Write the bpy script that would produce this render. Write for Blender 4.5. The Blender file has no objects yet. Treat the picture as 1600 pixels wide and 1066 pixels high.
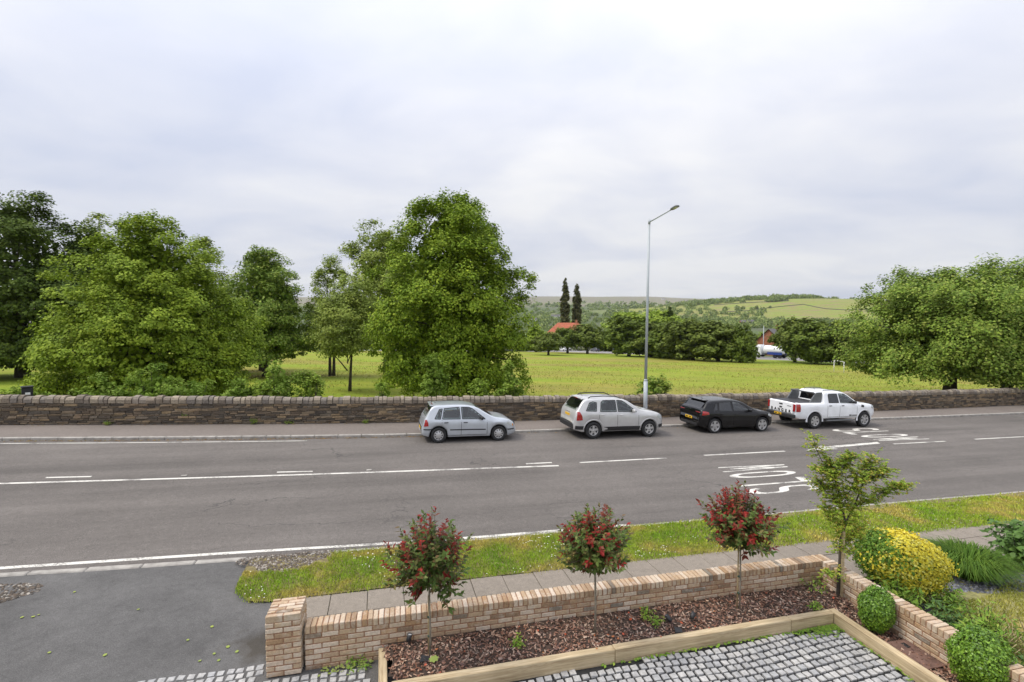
import bpy, math, random
import numpy as np
from mathutils import Vector, Matrix

# ------------------------------------------------------------------ camera, sky, sun, exposure
scene = bpy.context.scene
col = scene.collection
EYE = 4.7
camd = bpy.data.cameras.new('camera')
camd.sensor_width = 36.0
camd.lens = 36.0 * 760.0 / 1600.0
camd.clip_start = 0.05
camd.clip_end = 40000.0
cam = bpy.data.objects.new('camera', camd)
col.objects.link(cam)
cam.location = (0, 0, EYE)
cam.rotation_euler = (math.radians(90.0 - 2.486), 0, 0)
scene.camera = cam

SUN_EL, SUN_AZ = math.radians(58), math.radians(-96)      # azimuth clockwise from +Y (ahead)
world = bpy.data.worlds.new('World')
scene.world = world
world.use_nodes = True
wt = world.node_tree
wt.nodes.clear()
def wn(t, **k):
    n = wt.nodes.new(t)
    for a, b in k.items(): setattr(n, a, b)
    return n
wout = wn('ShaderNodeOutputWorld'); wbg = wn('ShaderNodeBackground')
wbg.inputs['Strength'].default_value = 0.10
sky = wn('ShaderNodeTexSky', sky_type='NISHITA', sun_disc=False, sun_elevation=SUN_EL, sun_rotation=SUN_AZ)
sky.air_density = 1.0; sky.dust_density = 2.0
tc = wn('ShaderNodeTexCoord'); sep = wn('ShaderNodeSeparateXYZ')
wt.links.new(tc.outputs['Generated'], sep.inputs[0])
def wmath(op, a, b=None, clamp=False):
    n = wn('ShaderNodeMath', operation=op, use_clamp=clamp)
    for i, v in enumerate((a, b)):
        if v is None: continue
        if isinstance(v, (int, float)): n.inputs[i].default_value = v
        else: wt.links.new(v, n.inputs[i])
    return n.outputs[0]
zc = wmath('MAXIMUM', sep.outputs['Z'], 0.0)
zden = wmath('ADD', zc, 0.16)
cx = wmath('DIVIDE', sep.outputs['X'], zden); cy = wmath('DIVIDE', sep.outputs['Y'], zden)
cmb = wn('ShaderNodeCombineXYZ'); wt.links.new(cx, cmb.inputs[0]); wt.links.new(cy, cmb.inputs[1])
def wnoise(scale, detail, rough, off):
    mp = wn('ShaderNodeMapping'); mp.inputs['Location'].default_value = off
    mp.inputs['Rotation'].default_value = (0, 0, 0.35); mp.inputs['Scale'].default_value = (0.75, 1.0, 1.0)
    wt.links.new(cmb.outputs[0], mp.inputs[0])
    n = wn('ShaderNodeTexNoise'); n.inputs['Scale'].default_value = scale
    n.inputs['Detail'].default_value = detail; n.inputs['Roughness'].default_value = rough
    n.inputs['Distortion'].default_value = 0.5
    wt.links.new(mp.outputs[0], n.inputs['Vector'])
    return n.outputs['Fac']
n1 = wnoise(0.55, 4, 0.5, (3.1, 1.7, 0)); n2 = wnoise(1.7, 5, 0.55, (0.4, 7.2, 0))
cl = wmath('ADD', wmath('MULTIPLY', n1, 0.62), wmath('MULTIPLY', n2, 0.38))
rmp = wn('ShaderNodeValToRGB')
e = rmp.color_ramp.elements
e[0].position = 0.36; e[0].color = (0.72, 0.765, 0.915, 1)
e[1].position = 0.60; e[1].color = (1.04, 1.035, 1.05, 1)
em = e.new(0.48); em.color = (0.87, 0.89, 0.98, 1)
wt.links.new(cl, rmp.inputs[0])
# an overcast sky is dimmer at the horizon than at the zenith
zq = wmath('MULTIPLY', wmath('MULTIPLY', zc, zc), 0.95)
grad = wmath('ADD', wmath('ADD', 0.66, wmath('MULTIPLY', zc, 0.16)), zq)
sc10 = wmath('MULTIPLY', grad, 7.45)
cld = wn('ShaderNodeVectorMath', operation='SCALE')
wt.links.new(rmp.outputs[0], cld.inputs[0]); wt.links.new(sc10, cld.inputs['Scale'])
mix = wn('ShaderNodeMix', data_type='RGBA'); mix.inputs[0].default_value = 0.93
wt.links.new(sky.outputs[0], mix.inputs[6]); wt.links.new(cld.outputs[0], mix.inputs[7])
wt.links.new(mix.outputs[2], wbg.inputs['Color'])
wt.links.new(wbg.outputs[0], wout.inputs['Surface'])

sund = bpy.data.lights.new('sun', 'SUN')
sund.energy = 1.5; sund.angle = math.radians(18); sund.color = (1.0, 0.93, 0.81)
sun = bpy.data.objects.new('sun', sund); col.objects.link(sun)
sd = Vector((math.sin(SUN_AZ) * math.cos(SUN_EL), math.cos(SUN_AZ) * math.cos(SUN_EL), math.sin(SUN_EL)))
sun.rotation_euler = sd.to_track_quat('Z', 'Y').to_euler()
sun.location = (0, -20, 60)

vs = scene.view_settings
vs.view_transform = 'Standard'; vs.look = 'None'; vs.gamma = 1.0; vs.exposure = 0.70
vs.use_curve_mapping = False
cy_ = scene.cycles
cy_.use_denoising = True
cy_.max_bounces = 6; cy_.diffuse_bounces = 3; cy_.glossy_bounces = 3
cy_.transmission_bounces = 4; cy_.transparent_max_bounces = 10; cy_.volume_bounces = 0
cy_.use_adaptive_sampling = True; cy_.adaptive_threshold = 0.015
cy_.sample_clamp_indirect = 6.0

# ------------------------------------------------------------------ helpers
rng = np.random.default_rng(7)
random.seed(7)
AL = math.radians(15.5); CA, SA = math.cos(AL), math.sin(AL)

def RW(s, t, z=0.0):                      # road frame (along, across) -> world
    return (s * CA - t * SA, s * SA + t * CA, z)
def road_z(s): return -0.12 - 0.03 * 150 * math.tanh(s / 150)

def tag(o, label=None, cat=None, group=None, kind=None):
    if label: o['label'] = label
    if cat: o['category'] = cat
    if group: o['group'] = group
    if kind: o['kind'] = kind
    return o
def link(o, parent=None):
    col.objects.link(o)
    if parent is not None: o.parent = parent
    return o
def empty(name, loc=(0, 0, 0), rz=0.0, parent=None):
    o = bpy.data.objects.new(name, None)
    o.empty_display_size = 0.2
    o.location = loc; o.rotation_euler = (0, 0, rz)
    return link(o, parent)
def mesh_np(name, V, F, mat=None, smooth=False):
    V = np.asarray(V, np.float32); F = np.asarray(F, np.int32)
    me = bpy.data.meshes.new(name)
    k = F.shape[1]
    me.vertices.add(len(V)); me.vertices.foreach_set('co', V.ravel())
    me.loops.add(F.size); me.loops.foreach_set('vertex_index', F.ravel())
    me.polygons.add(len(F))
    me.polygons.foreach_set('loop_start', np.arange(0, F.size, k, dtype=np.int32))
    if smooth: me.polygons.foreach_set('use_smooth', np.ones(len(F), bool))
    if mat: me.materials.append(mat)
    me.update(calc_edges=True)
    return me
def obj_np(name, V, F, mat, parent=None, smooth=False, loc=None):
    o = bpy.data.objects.new(name, mesh_np(name, V, F, mat, smooth))
    if loc is not None: o.location = loc
    return link(o, parent)
def obj_me(name, me, parent=None, loc=(0, 0, 0), rot=(0, 0, 0), scale=None):
    o = bpy.data.objects.new(name, me)
    o.location = loc; o.rotation_euler = rot
    if scale is not None: o.scale = scale
    return link(o, parent)

class MB:
    """collects simple solids into one mesh"""
    def __init__(s): s.v = []; s.f = []; s.sm = []
    def add(s, V, F, smooth=False):
        b = len(s.v); s.v += [tuple(p) for p in V]
        s.f += [tuple(i + b for i in f) for f in F]; s.sm += [smooth] * len(F)
        return s
    def box(s, c, d, rz=0.0, ry=0.0, rx=0.0):
        x, y, z = d[0] / 2, d[1] / 2, d[2] / 2
        M = Matrix.Translation(c) @ Matrix.Rotation(rz, 4, 'Z') @ Matrix.Rotation(ry, 4, 'Y') @ Matrix.Rotation(rx, 4, 'X')
        V = [M @ Vector(p) for p in ((-x,-y,-z),(x,-y,-z),(x,y,-z),(-x,y,-z),(-x,-y,z),(x,-y,z),(x,y,z),(-x,y,z))]
        return s.add(V, [(0,3,2,1),(4,5,6,7),(0,1,5,4),(1,2,6,5),(2,3,7,6),(3,0,4,7)])
    def bbox(s, c, d, b, rz=0.0, jit=0.0, rr=None):
        """bevelled box: 24 verts"""
        x, y, z = d[0] / 2, d[1] / 2, d[2] / 2
        M = Matrix.Translation(c) @ Matrix.Rotation(rz, 4, 'Z')
        V = []; idx = {}
        for sx in (-1, 1):
            for sy in (-1, 1):
                for sz in (-1, 1):
                    j = [0, 0, 0]
                    if jit: j = [(rr.random() - .5) * jit for _ in range(3)]
                    for a in range(3):
                        p = [sx * (x - b), sy * (y - b), sz * (z - b)]
                        p[a] += (sx, sy, sz)[a] * b
                        idx[(sx, sy, sz, a)] = len(V)
                        V.append(M @ Vector((p[0] + j[0], p[1] + j[1], p[2] + j[2])))
        F = []
        for a in range(3):
            o = [k for k in range(3) if k != a]
            for sg in (-1, 1):
                q = []
                for u, w in ((-1, -1), (1, -1), (1, 1), (-1, 1)):
                    t = [0, 0, 0]; t[a] = sg; t[o[0]] = u; t[o[1]] = w
                    q.append(idx[(t[0], t[1], t[2], a)])
                F.append(tuple(q) if (sg == 1) == (a != 1) else tuple(q[::-1]))
        for a in range(3):
            o = [k for k in range(3) if k != a]
            for u in (-1, 1):
                for w in (-1, 1):
                    def g(e, ax):
                        t = [0, 0, 0]; t[a] = e; t[o[0]] = u; t[o[1]] = w
                        return idx[(t[0], t[1], t[2], ax)]
                    F.append((g(-1, o[0]), g(1, o[0]), g(1, o[1]), g(-1, o[1])))
        for sx in (-1, 1):
            for sy in (-1, 1):
                for sz in (-1, 1):
                    F.append(tuple(idx[(sx, sy, sz, a)] for a in range(3)))
        return s.add(V, F)
    def tube(s, pts, rad, n=8, cap=True, smooth=True):
        pts = [Vector(p) for p in pts]
        if not hasattr(rad, '__len__'): rad = [rad] * len(pts)
        V = []; F = []
        up = Vector((0, 0, 1)); last = None
        for i, p in enumerate(pts):
            d = (pts[min(i + 1, len(pts) - 1)] - pts[max(i - 1, 0)])
            if d.length < 1e-9: d = Vector((0, 0, 1))
            d.normalize()
            if last is None:
                a = d.cross(Vector((1, 0, 0)) if abs(d.x) < .8 else Vector((0, 1, 0))).normalized()
            else:
                a = (last - d * last.dot(d)); a = a.normalized() if a.length > 1e-6 else d.orthogonal().normalized()
            last = a; b = d.cross(a)
            for k in range(n):
                th = 2 * math.pi * k / n
                V.append(p + a * (math.cos(th) * rad[i]) + b * (math.sin(th) * rad[i]))
        for i in range(len(pts) - 1):
            for k in range(n):
                F.append((i*n+k, i*n+(k+1) % n, (i+1)*n+(k+1) % n, (i+1)*n+k))
        s.add(V, F, smooth)
        if cap:
            b = len(s.v) - len(V)
            s.f.append(tuple(b + k for k in range(n))[::-1]); s.sm.append(False)
            s.f.append(tuple(b + (len(pts) - 1) * n + k for k in range(n))); s.sm.append(False)
        return s
    def lathe(s, prof, M, n=24, smooth=True):
        """prof: (radius, height) pairs turned round local z, then moved by M"""
        V = []; F = []
        for r, h in prof:
            for k in range(n):
                th = 2 * math.pi * k / n
                V.append(M @ Vector((r * math.cos(th), r * math.sin(th), h)))
        for i in range(len(prof) - 1):
            for k in range(n):
                F.append((i*n+k, i*n+(k+1) % n, (i+1)*n+(k+1) % n, (i+1)*n+k))
        return s.add(V, F, smooth)
    def prism(s, poly, z0, z1, M=None):
        """polygon in local xy, extruded"""
        n = len(poly)
        V = [Vector((p[0], p[1], z0)) for p in poly] + [Vector((p[0], p[1], z1)) for p in poly]
        if M is not None: V = [M @ v for v in V]
        F = [tuple(range(n))[::-1], tuple(range(n, 2 * n))]
        F += [(i, (i + 1) % n, n + (i + 1) % n, n + i) for i in range(n)]
        return s.add(V, F)
    def build(s, name, mat=None, parent=None, loc=None):
        me = bpy.data.meshes.new(name)
        me.from_pydata(s.v, [], s.f)
        me.polygons.foreach_set('use_smooth', s.sm)
        if mat: me.materials.append(mat)
        me.update()
        o = bpy.data.objects.new(name, me)
        if loc is not None: o.location = loc
        return link(o, parent)
    def mesh(s, name, mat=None):
        me = bpy.data.meshes.new(name); me.from_pydata(s.v, [], s.f)
        me.polygons.foreach_set('use_smooth', s.sm)
        if mat: me.materials.append(mat)
        me.update(); return me

# ------------------------------------------------------------------ materials
def new_mat(name):
    m = bpy.data.materials.new(name); m.use_nodes = True
    nt = m.node_tree; nt.nodes.clear()
    out = nt.nodes.new('ShaderNodeOutputMaterial'); b = nt.nodes.new('ShaderNodeBsdfPrincipled')
    nt.links.new(b.outputs[0], out.inputs[0])
    return m, nt, b, out
def nd(nt, t, ins=None, **k):
    n = nt.nodes.new(t)
    for a, v in k.items(): setattr(n, a, v)
    for a, v in (ins or {}).items():
        if hasattr(v, 'is_output'): nt.links.new(v, n.inputs[a])
        else: n.inputs[a].default_value = v
    return n
def noise(nt, scale, detail=3, rough=.5, vec=None, dist=0.0):
    n = nd(nt, 'ShaderNodeTexNoise', {'Scale': scale, 'Detail': detail, 'Roughness': rough, 'Distortion': dist})
    if vec is not None: nt.links.new(vec, n.inputs['Vector'])
    return n.outputs['Fac']
def ramp(nt, fac, stops):
    r = nt.nodes.new('ShaderNodeValToRGB'); nt.links.new(fac, r.inputs[0])
    el = r.color_ramp.elements
    while len(el) < len(stops): el.new(0.5)
    for i, (p, c) in enumerate(stops):
        el[i].position = p; el[i].color = (c[0], c[1], c[2], 1) if hasattr(c, '__len__') else (c, c, c, 1)
    return r.outputs[0]
def mixc(nt, fac, a, b, mode='MIX'):
    n = nt.nodes.new('ShaderNodeMix'); n.data_type = 'RGBA'; n.blend_type = mode
    for i, v in ((0, fac), (6, a), (7, b)):
        if hasattr(v, 'is_output'): nt.links.new(v, n.inputs[i])
        elif hasattr(v, '__len__'): n.inputs[i].default_value = (v[0], v[1], v[2], 1)
        else: n.inputs[i].default_value = v
    return n.outputs[2]
def pos(nt): return nt.nodes.new('ShaderNodeNewGeometry').outputs['Position']
def mapped(nt, vec, scale=(1, 1, 1), rot=(0, 0, 0)):
    n = nd(nt, 'ShaderNodeMapping', {'Vector': vec, 'Scale': scale, 'Rotation': rot}); return n.outputs[0]
def bump(nt, b, h, strength=.3, dist=.02):
    n = nd(nt, 'ShaderNodeBump', {'Height': h, 'Strength': strength, 'Distance': dist})
    nt.links.new(n.outputs[0], b.inputs['Normal'])
def simple(name, c, rough=.6, metal=0.0, var=.12, scale=8.0, bmp=0.0, spec=.5, coat=0.0):
    m, nt, b, o = new_mat(name)
    f = noise(nt, scale, 4, .6, pos(nt))
    lo = tuple(max(0, x * (1 - var)) for x in c); hi = tuple(min(1, x * (1 + var)) for x in c)
    nt.links.new(ramp(nt, f, [(.3, lo), (.7, hi)]), b.inputs['Base Color'])
    b.inputs['Roughness'].default_value = rough; b.inputs['Metallic'].default_value = metal
    b.inputs['Specular IOR Level'].default_value = spec; b.inputs['Coat Weight'].default_value = coat
    if bmp: bump(nt, b, f, bmp, .01)
    return m
def leaf_mat(name, cols, trans=.28, rough=.65, spec=.1):
    """cols: list of greens picked per leaf"""
    m, nt, b, out = new_mat(name)
    g = nt.nodes.new('ShaderNodeNewGeometry')
    n = len(cols)
    st = [((i + .5) / n, c) for i, c in enumerate(cols)]
    c = ramp(nt, g.outputs['Random Per Island'], st)
    f = noise(nt, .9, 4, .65, pos(nt))
    c = mixc(nt, .75, c, ramp(nt, f, [(.3, (.62, .70, .7)), (.5, (1, 1, 1)), (.7, (1.34, 1.22, 1.0))]), 'MULTIPLY')
    nt.links.new(c, b.inputs['Base Color'])
    b.inputs['Roughness'].default_value = rough; b.inputs['Specular IOR Level'].default_value = spec
    tr = nd(nt, 'ShaderNodeBsdfTranslucent', {'Color': c})
    ms = nd(nt, 'ShaderNodeMixShader', {0: trans, 1: b.outputs[0], 2: tr.outputs[0]})
    nt.links.new(ms.outputs[0], out.inputs[0])
    return m
M = {}
# ------------------------------------------------------------------ terrain
def sstep(a, b, x):
    t = np.clip((x - a) / (b - a), 0, 1); return t * t * (3 - 2 * t)
def wav(x, y, f, ph):
    return (np.sin(x * f + ph) * np.cos(y * f * 1.13 + 2 * ph) + .5 * np.sin(x * f * 2.3 + y * f * 1.7 + ph * 3)) / 1.5
FARP = [(0,-3),(150,-9),(320,-15),(600,-21),(900,-14),(1300,4),(1900,34),(2800,82),(4000,158),(5200,252),(5800,262),(7000,215),(9000,150)]
def hillmask(x, y): return np.exp(-((x - 950) / 480.) ** 2 - ((y - 1560) / 520.) ** 2)
def terrain(x, y):
    x = np.asarray(x, float); y = np.asarray(y, float)
    s = x * CA + y * SA; t = -x * SA + y * CA
    near = -.45 - .03 * 150 * np.tanh(s / 150) - .036 * np.clip(t - 23, 0, 400)
    far = np.interp(y, [p[0] for p in FARP], [p[1] for p in FARP])
    far = far + (y > 2500) * wav(x, y, 1 / 1700., .6) * 10 * np.clip((y - 2500) / 2000, 0, 1)
    far = far - np.clip((x - 1400) / 3000, 0, 1) * 90 * sstep(2500, 4500, y)
    far = far + 58 * hillmask(x, y) + 30 * np.exp(-((x - 2000) / 600.) ** 2 - ((y - 2300) / 700.) ** 2)
    far = far + wav(x, y, 1 / 160., 2.) * 3 * sstep(300, 700, y)
    w = sstep(150, 330, t)
    return near * (1 - w) + far * w
def tz(x, y): return float(terrain(x, y))

FAR_ROAD = [(-240, 345), (-120, 292), (-50, 262), (0, 234), (22, 215), (43, 183), (60, 157), (76, 134), (95, 107), (118, 72), (150, 30)]
def far_road_dist(x, y):
    d = np.full(np.shape(x), 1e9)
    for (x0, y0), (x1, y1) in zip(FAR_ROAD[:-1], FAR_ROAD[1:]):
        L2 = (x1 - x0) ** 2 + (y1 - y0) ** 2
        k = np.clip(((x - x0) * (x1 - x0) + (y - y0) * (y1 - y0)) / L2, 0, 1)
        dd = np.hypot(x - x0 - k * (x1 - x0), y - y0 - k * (y1 - y0))
        d = np.minimum(d, dd)
    return d
def beyond_far_road(x, y):
    yr = np.interp(x, [p[0] for p in FAR_ROAD], [p[1] for p in FAR_ROAD])
    return y > yr

def axis(lo, hi, step, n_fine, grow):
    a = [0.0]
    st = step
    while a[-1] < hi:
        if len(a) > n_fine: st *= grow
        a.append(a[-1] + st)
    b = [0.0]; st = step
    while b[-1] > lo:
        if len(b) > n_fine: st *= grow
        b.append(b[-1] - st)
    return np.array(b[:0:-1] + a)
gx = axis(-7000, 7000, 3.5, 45, 1.06)
gy = axis(-120, 9500, 3.5, 62, 1.035)
GX, GY = np.meshgrid(gx, gy)
GZ = terrain(GX, GY)
ny, nx = GX.shape
V = np.stack([GX.ravel(), GY.ravel(), GZ.ravel()], 1)
ii = np.arange(ny - 1)[:, None] * nx + np.arange(nx - 1)[None]
F = np.stack([ii, ii + 1, ii + nx + 1, ii + nx], -1).reshape(-1, 4)

def terrain_mat():
    m, nt, b, o = new_mat('meadow_and_hills')
    a = nd(nt, 'ShaderNodeAttribute', attribute_name='tone').outputs['Color']
    p = pos(nt)
    big = noise(nt, .035, 5, .6, mapped(nt, p, (.45, 1.3, 1), (0, 0, .25)), .4)
    mid = noise(nt, .3, 4, .6, mapped(nt, p, (.5, 1.2, 1), (0, 0, .25)))
    fine = noise(nt, 6.0, 4, .7, p)
    c = mixc(nt, 1.0, a, ramp(nt, big, [(.30, (.78, .96, .7)), (.45, (1, 1, 1)), (.55, (1.06, .88, 1.3)), (.68, (1.08, .74, 1.9))]), 'MULTIPLY')
    c = mixc(nt, 1.0, c, ramp(nt, mid, [(.3, (.78, .9, .7)), (.55, (1, 1, 1)), (.75, (1.22, 1.05, 1.2))]), 'MULTIPLY')
    c = mixc(nt, 1.0, c, ramp(nt, fine, [(.3, .72), (.7, 1.25)]), 'MULTIPLY')
    nt.links.new(c, b.inputs['Base Color'])
    b.inputs['Roughness'].default_value = .95; b.inputs['Specular IOR Level'].default_value = .1
    bump(nt, b, fine, .6, .06)
    return m
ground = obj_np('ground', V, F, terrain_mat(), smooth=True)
tag(ground, 'sloping green playing field falling away to a wooded valley and hills', kind='structure')
hm = hillmask(GX, GY).ravel()
X_, Y_ = GX.ravel(), GY.ravel()
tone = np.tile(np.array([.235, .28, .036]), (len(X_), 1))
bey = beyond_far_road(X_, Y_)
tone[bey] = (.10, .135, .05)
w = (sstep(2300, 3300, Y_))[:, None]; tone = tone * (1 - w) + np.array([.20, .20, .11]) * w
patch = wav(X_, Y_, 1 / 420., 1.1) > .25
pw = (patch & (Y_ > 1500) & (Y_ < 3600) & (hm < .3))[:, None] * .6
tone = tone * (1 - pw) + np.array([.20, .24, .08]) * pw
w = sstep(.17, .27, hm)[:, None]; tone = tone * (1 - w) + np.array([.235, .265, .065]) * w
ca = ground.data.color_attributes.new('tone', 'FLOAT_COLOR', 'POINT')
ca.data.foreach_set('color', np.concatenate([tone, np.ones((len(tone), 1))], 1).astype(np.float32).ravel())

# ------------------------------------------------------------------ road frame curves
def pchip(pts):
    xs = np.array([p[0] for p in pts], float); ys = np.array([p[1] for p in pts], float)
    h = np.diff(xs); d = np.diff(ys) / h
    m = np.zeros(len(xs)); m[0] = d[0]; m[-1] = d[-1]
    for i in range(1, len(xs) - 1):
        m[i] = 0 if d[i-1] * d[i] <= 0 else (h[i-1] + h[i]) / (h[i-1] / d[i-1] + h[i] / d[i]) if False else (d[i-1] * h[i] + d[i] * h[i-1]) / (h[i-1] + h[i])
        if d[i-1] * d[i] <= 0: m[i] = 0
    def f(x):
        x = np.asarray(x, float)
        i = np.clip(np.searchsorted(xs, x) - 1, 0, len(xs) - 2)
        t = (x - xs[i]) / h[i]
        t2, t3 = t * t, t * t * t
        r = (2*t3-3*t2+1)*ys[i] + (t3-2*t2+t)*h[i]*m[i] + (-2*t3+3*t2)*ys[i+1] + (t3-t2)*h[i]*m[i+1]
        r = np.where(x < xs[0], ys[0] + m[0] * (x - xs[0]), r)
        r = np.where(x > xs[-1], ys[-1] + m[-1] * (x - xs[-1]), r)
        return r
    return f
t_fk = pchip([(-60,29.5),(-30,24.6),(-13.3,21.98),(-6.9,21.2),(1.25,20.5),(7.1,20.45),(14.2,20.62),(31,20.7),(39.5,20.84),(80,22.4),(150,26)])
t_wl = pchip([(-60,33),(-35,27.8),(-14.85,24.5),(-7.7,23.64),(1.4,22.85),(7.9,22.58),(20,22.55),(31,22.7),(44,23.2),(90,25.4),(150,29)])
t_ct = pchip([(-60,22),(-30,18.3),(-10,16.54),(-3,15.99),(5.9,15.46)])
t_el = pchip([(-60,15.2),(-30,12.6),(-6.8,11.08),(-2.45,10.83),(.63,10.62),(5.81,10.47)])
t_nk = pchip([(-60,14.9),(-30,12.25),(-6.6,10.72),(-2.5,10.47),(5.75,10.33),(11,10.27),(14.7,10.25),(19.4,10.18),(40,10.3),(80,11.4),(150,14)])
def strip(name, ss, ta, tb, zf, mat, parent=None, nt_=1, smooth=False):
    """sheet between t=ta(s) and t=tb(s) with height zf(s,t)"""
    V = []; F = []
    for s in ss:
        a, b = float(ta(s)), float(tb(s))
        for k in range(nt_ + 1):
            t = a + (b - a) * k / nt_
            V.append(RW(s, t, zf(s, t)))
    n = nt_ + 1
    for i in range(len(ss) - 1):
        for k in range(nt_):
            F.append((i*n+k, (i+1)*n+k, (i+1)*n+k+1, i*n+k+1))
    return obj_np(name, V, F, mat, parent, smooth)

def asphalt_mat(name, base, warm=(1, 1, 1), crack=True, streak=True, speck=.5, stain=None):
    m, nt, b, o = new_mat(name)
    p = pos(nt)
    al = mapped(nt, p, (1, 1, 1), (0, 0, -AL))
    al2 = mapped(nt, al, (.05, 1.0, 1))
    st = noise(nt, 1.1, 5, .6, al2)
    patch_ = noise(nt, .35, 5, .6, p)
    grain = noise(nt, 70, 3, .75, p)
    spk = nd(nt, 'ShaderNodeTexVoronoi', {'Vector': p, 'Scale': 45.0}).outputs['Distance']
    c = ramp(nt, patch_, [(.3, tuple(base * w * .88 for w in warm)), (.7, tuple(base * w * 1.1 for w in warm))])
    md = noise(nt, 9, 4, .7, p)
    c = mixc(nt, 1.0, c, ramp(nt, md, [(.3, .88), (.7, 1.12)]), 'MULTIPLY')
    if streak: c = mixc(nt, 1.0, c, ramp(nt, st, [(.3, .78), (.5, 1.0), (.7, 1.18)]), 'MULTIPLY')
    c = mixc(nt, 1.0, c, ramp(nt, grain, [(.25, 1 - speck), (.5, 1.0), (.78, 1 + speck * 1.3)]), 'MULTIPLY')
    c = mixc(nt, ramp(nt, spk, [(.0, .55), (.16, 0)]), c, tuple(min(1, base * 2.6 * w) for w in warm))
    if crack:
        wv = nd(nt, 'ShaderNodeTexVoronoi', {'Scale': .42}, feature='DISTANCE_TO_EDGE')
        wo = nd(nt, 'ShaderNodeTexNoise', {'Vector': p, 'Scale': 1.6, 'Detail': 5})
        ad = nd(nt, 'ShaderNodeVectorMath', {0: mapped(nt, al, (.35, 1.3, 1)), 1: wo.outputs['Color']}, operation='ADD')
        nt.links.new(ad.outputs[0], wv.inputs['Vector'])
        lim = noise(nt, .22, 2, .5, p)
        ln = ramp(nt, wv.outputs['Distance'], [(.0, 1), (.009, 0)])
        cm = nd(nt, 'ShaderNodeMath', {0: ln, 1: ramp(nt, lim, [(.50, 0), (.60, .75)])}, operation='MULTIPLY').outputs[0]
        c = mixc(nt, cm, c, (base * .3,) * 3)
    if stain:      # a dirty silt stain with an uneven edge, plus worn patches
        dv = nd(nt, 'ShaderNodeVectorMath', {0: mapped(nt, p, (1, 1, 0)), 1: stain[:3]}, operation='DISTANCE').outputs['Value']
        wob = nd(nt, 'ShaderNodeMath', {0: noise(nt, 2.2, 4, .6, p), 1: 1.1}, operation='MULTIPLY').outputs[0]
        ds = nd(nt, 'ShaderNodeMath', {0: dv, 1: wob}, operation='ADD').outputs[0]
        c = mixc(nt, ramp(nt, ds, [(stain[3] - .25, .7), (stain[3] + .35, 0)]), c, (.045, .036, .024))
        c = mixc(nt, 1.0, c, ramp(nt, noise(nt, .8, 5, .65, p), [(.3, .78), (.5, 1), (.7, 1.2)]), 'MULTIPLY')
    nt.links.new(c, b.inputs['Base Color'])
    b.inputs['Roughness'].default_value = .88; b.inputs['Specular IOR Level'].default_value = .3
    bump(nt, b, grain, .5, .006)
    return m
M['road'] = asphalt_mat('road_asphalt', .122, (1.10, .99, .90), speck=.65)
M['pave'] = asphalt_mat('pavement_asphalt', .155, (1.14, .98, .86), crack=False, streak=False, speck=.3)
M['drive'] = asphalt_mat('driveway_tarmac', .105, (1.03, 1.0, .97), crack=False, streak=False, speck=.4, stain=(-3.75, 7.0, 0, .95))
M['kerb'] = simple('kerb_concrete', (.33, .31, .28), .9, var=.3, scale=5, bmp=.2)
M['slab'] = asphalt_mat('paving_slab', .205, (1.14, .985, .81), crack=False, streak=False, speck=.35)
def paint_mat():
    m, nt, b, o = new_mat('road_paint')
    p = pos(nt)
    w1 = noise(nt, 26, 4, .75, p); w2 = noise(nt, 1.6, 4, .6, p)
    s_ = nd(nt, 'ShaderNodeMath', {0: w1, 1: w2}, operation='ADD').outputs[0]
    c = ramp(nt, s_, [(.78, (.15, .14, .13)), (.93, (.46, .44, .40)), (1.10, (.66, .64, .58))])
    nt.links.new(c, b.inputs['Base Color']); b.inputs['Roughness'].default_value = .7
    bump(nt, b, w1, .3, .004)
    return m
M['paint'] = paint_mat()

SS = np.concatenate([np.arange(-60, -20, 2.0), np.arange(-20, 60, .8), np.arange(60, 151, 3.0)])
zr = lambda s, t=0: road_z(s)
road = strip('road', SS, t_nk, t_fk, zr, M['road'], nt_=6)
tag(road, 'grey two lane asphalt road with worn white markings', kind='structure')
def mark(name, s0, s1, tf, wd, n=None):
    ss = np.linspace(s0, s1, n or max(2, int(abs(s1 - s0) / .8) + 2))
    return strip(name, ss, lambda s: tf(s) - wd / 2, lambda s: tf(s) + wd / 2, lambda s, t: road_z(s) + .004, M['paint'], road)
mark('edge_line', -60, 5.85, t_el, .11)
mark('solid_centre_line', -60, 5.95, t_ct, .12)
for a, b_, t in ((-15.4,-14.4,17.33),(-9.25,-8.1,16.92),(-3.05,-2.0,16.33),(4.9,5.85,15.86)):
    sl = (16.33 - 16.92) / 6.2 if a < 0 else 0
    mark('short_centre_dash', a, b_, (lambda t0, a0, sl0: (lambda s: t0 + sl0 * (s - a0)))(t, a, sl), .10, 3)
for k, (a, b_, t) in enumerate(((6.83,10.3,15.68),(12.0,15.8,15.77),(21.9,25.05,15.98),(27.1,30.6,16.06),(33,36.5,16.2),(39,42.5,16.4),(45,48.5,16.65))):
    mark('centre_dash', a, b_, (lambda t0: (lambda s: t0))(t), .10, 3)
mark('far_edge_line', -60, -2.7, lambda s: t_fk(s) - .42, .075)
# deflection arrow in the centre of the road
m_ = MB()
arr = [(21.5,16.40),(18.3,16.12),(18.2,16.28),(16.8,15.70),(18.45,15.66),(18.4,15.88),(21.35,16.14)]
m_.add([RW(s, t, road_z(s) + .004) for s, t in arr], [tuple(range(7))[::-1]])
m_.build('bend_arrow', M['paint'], road)
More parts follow.
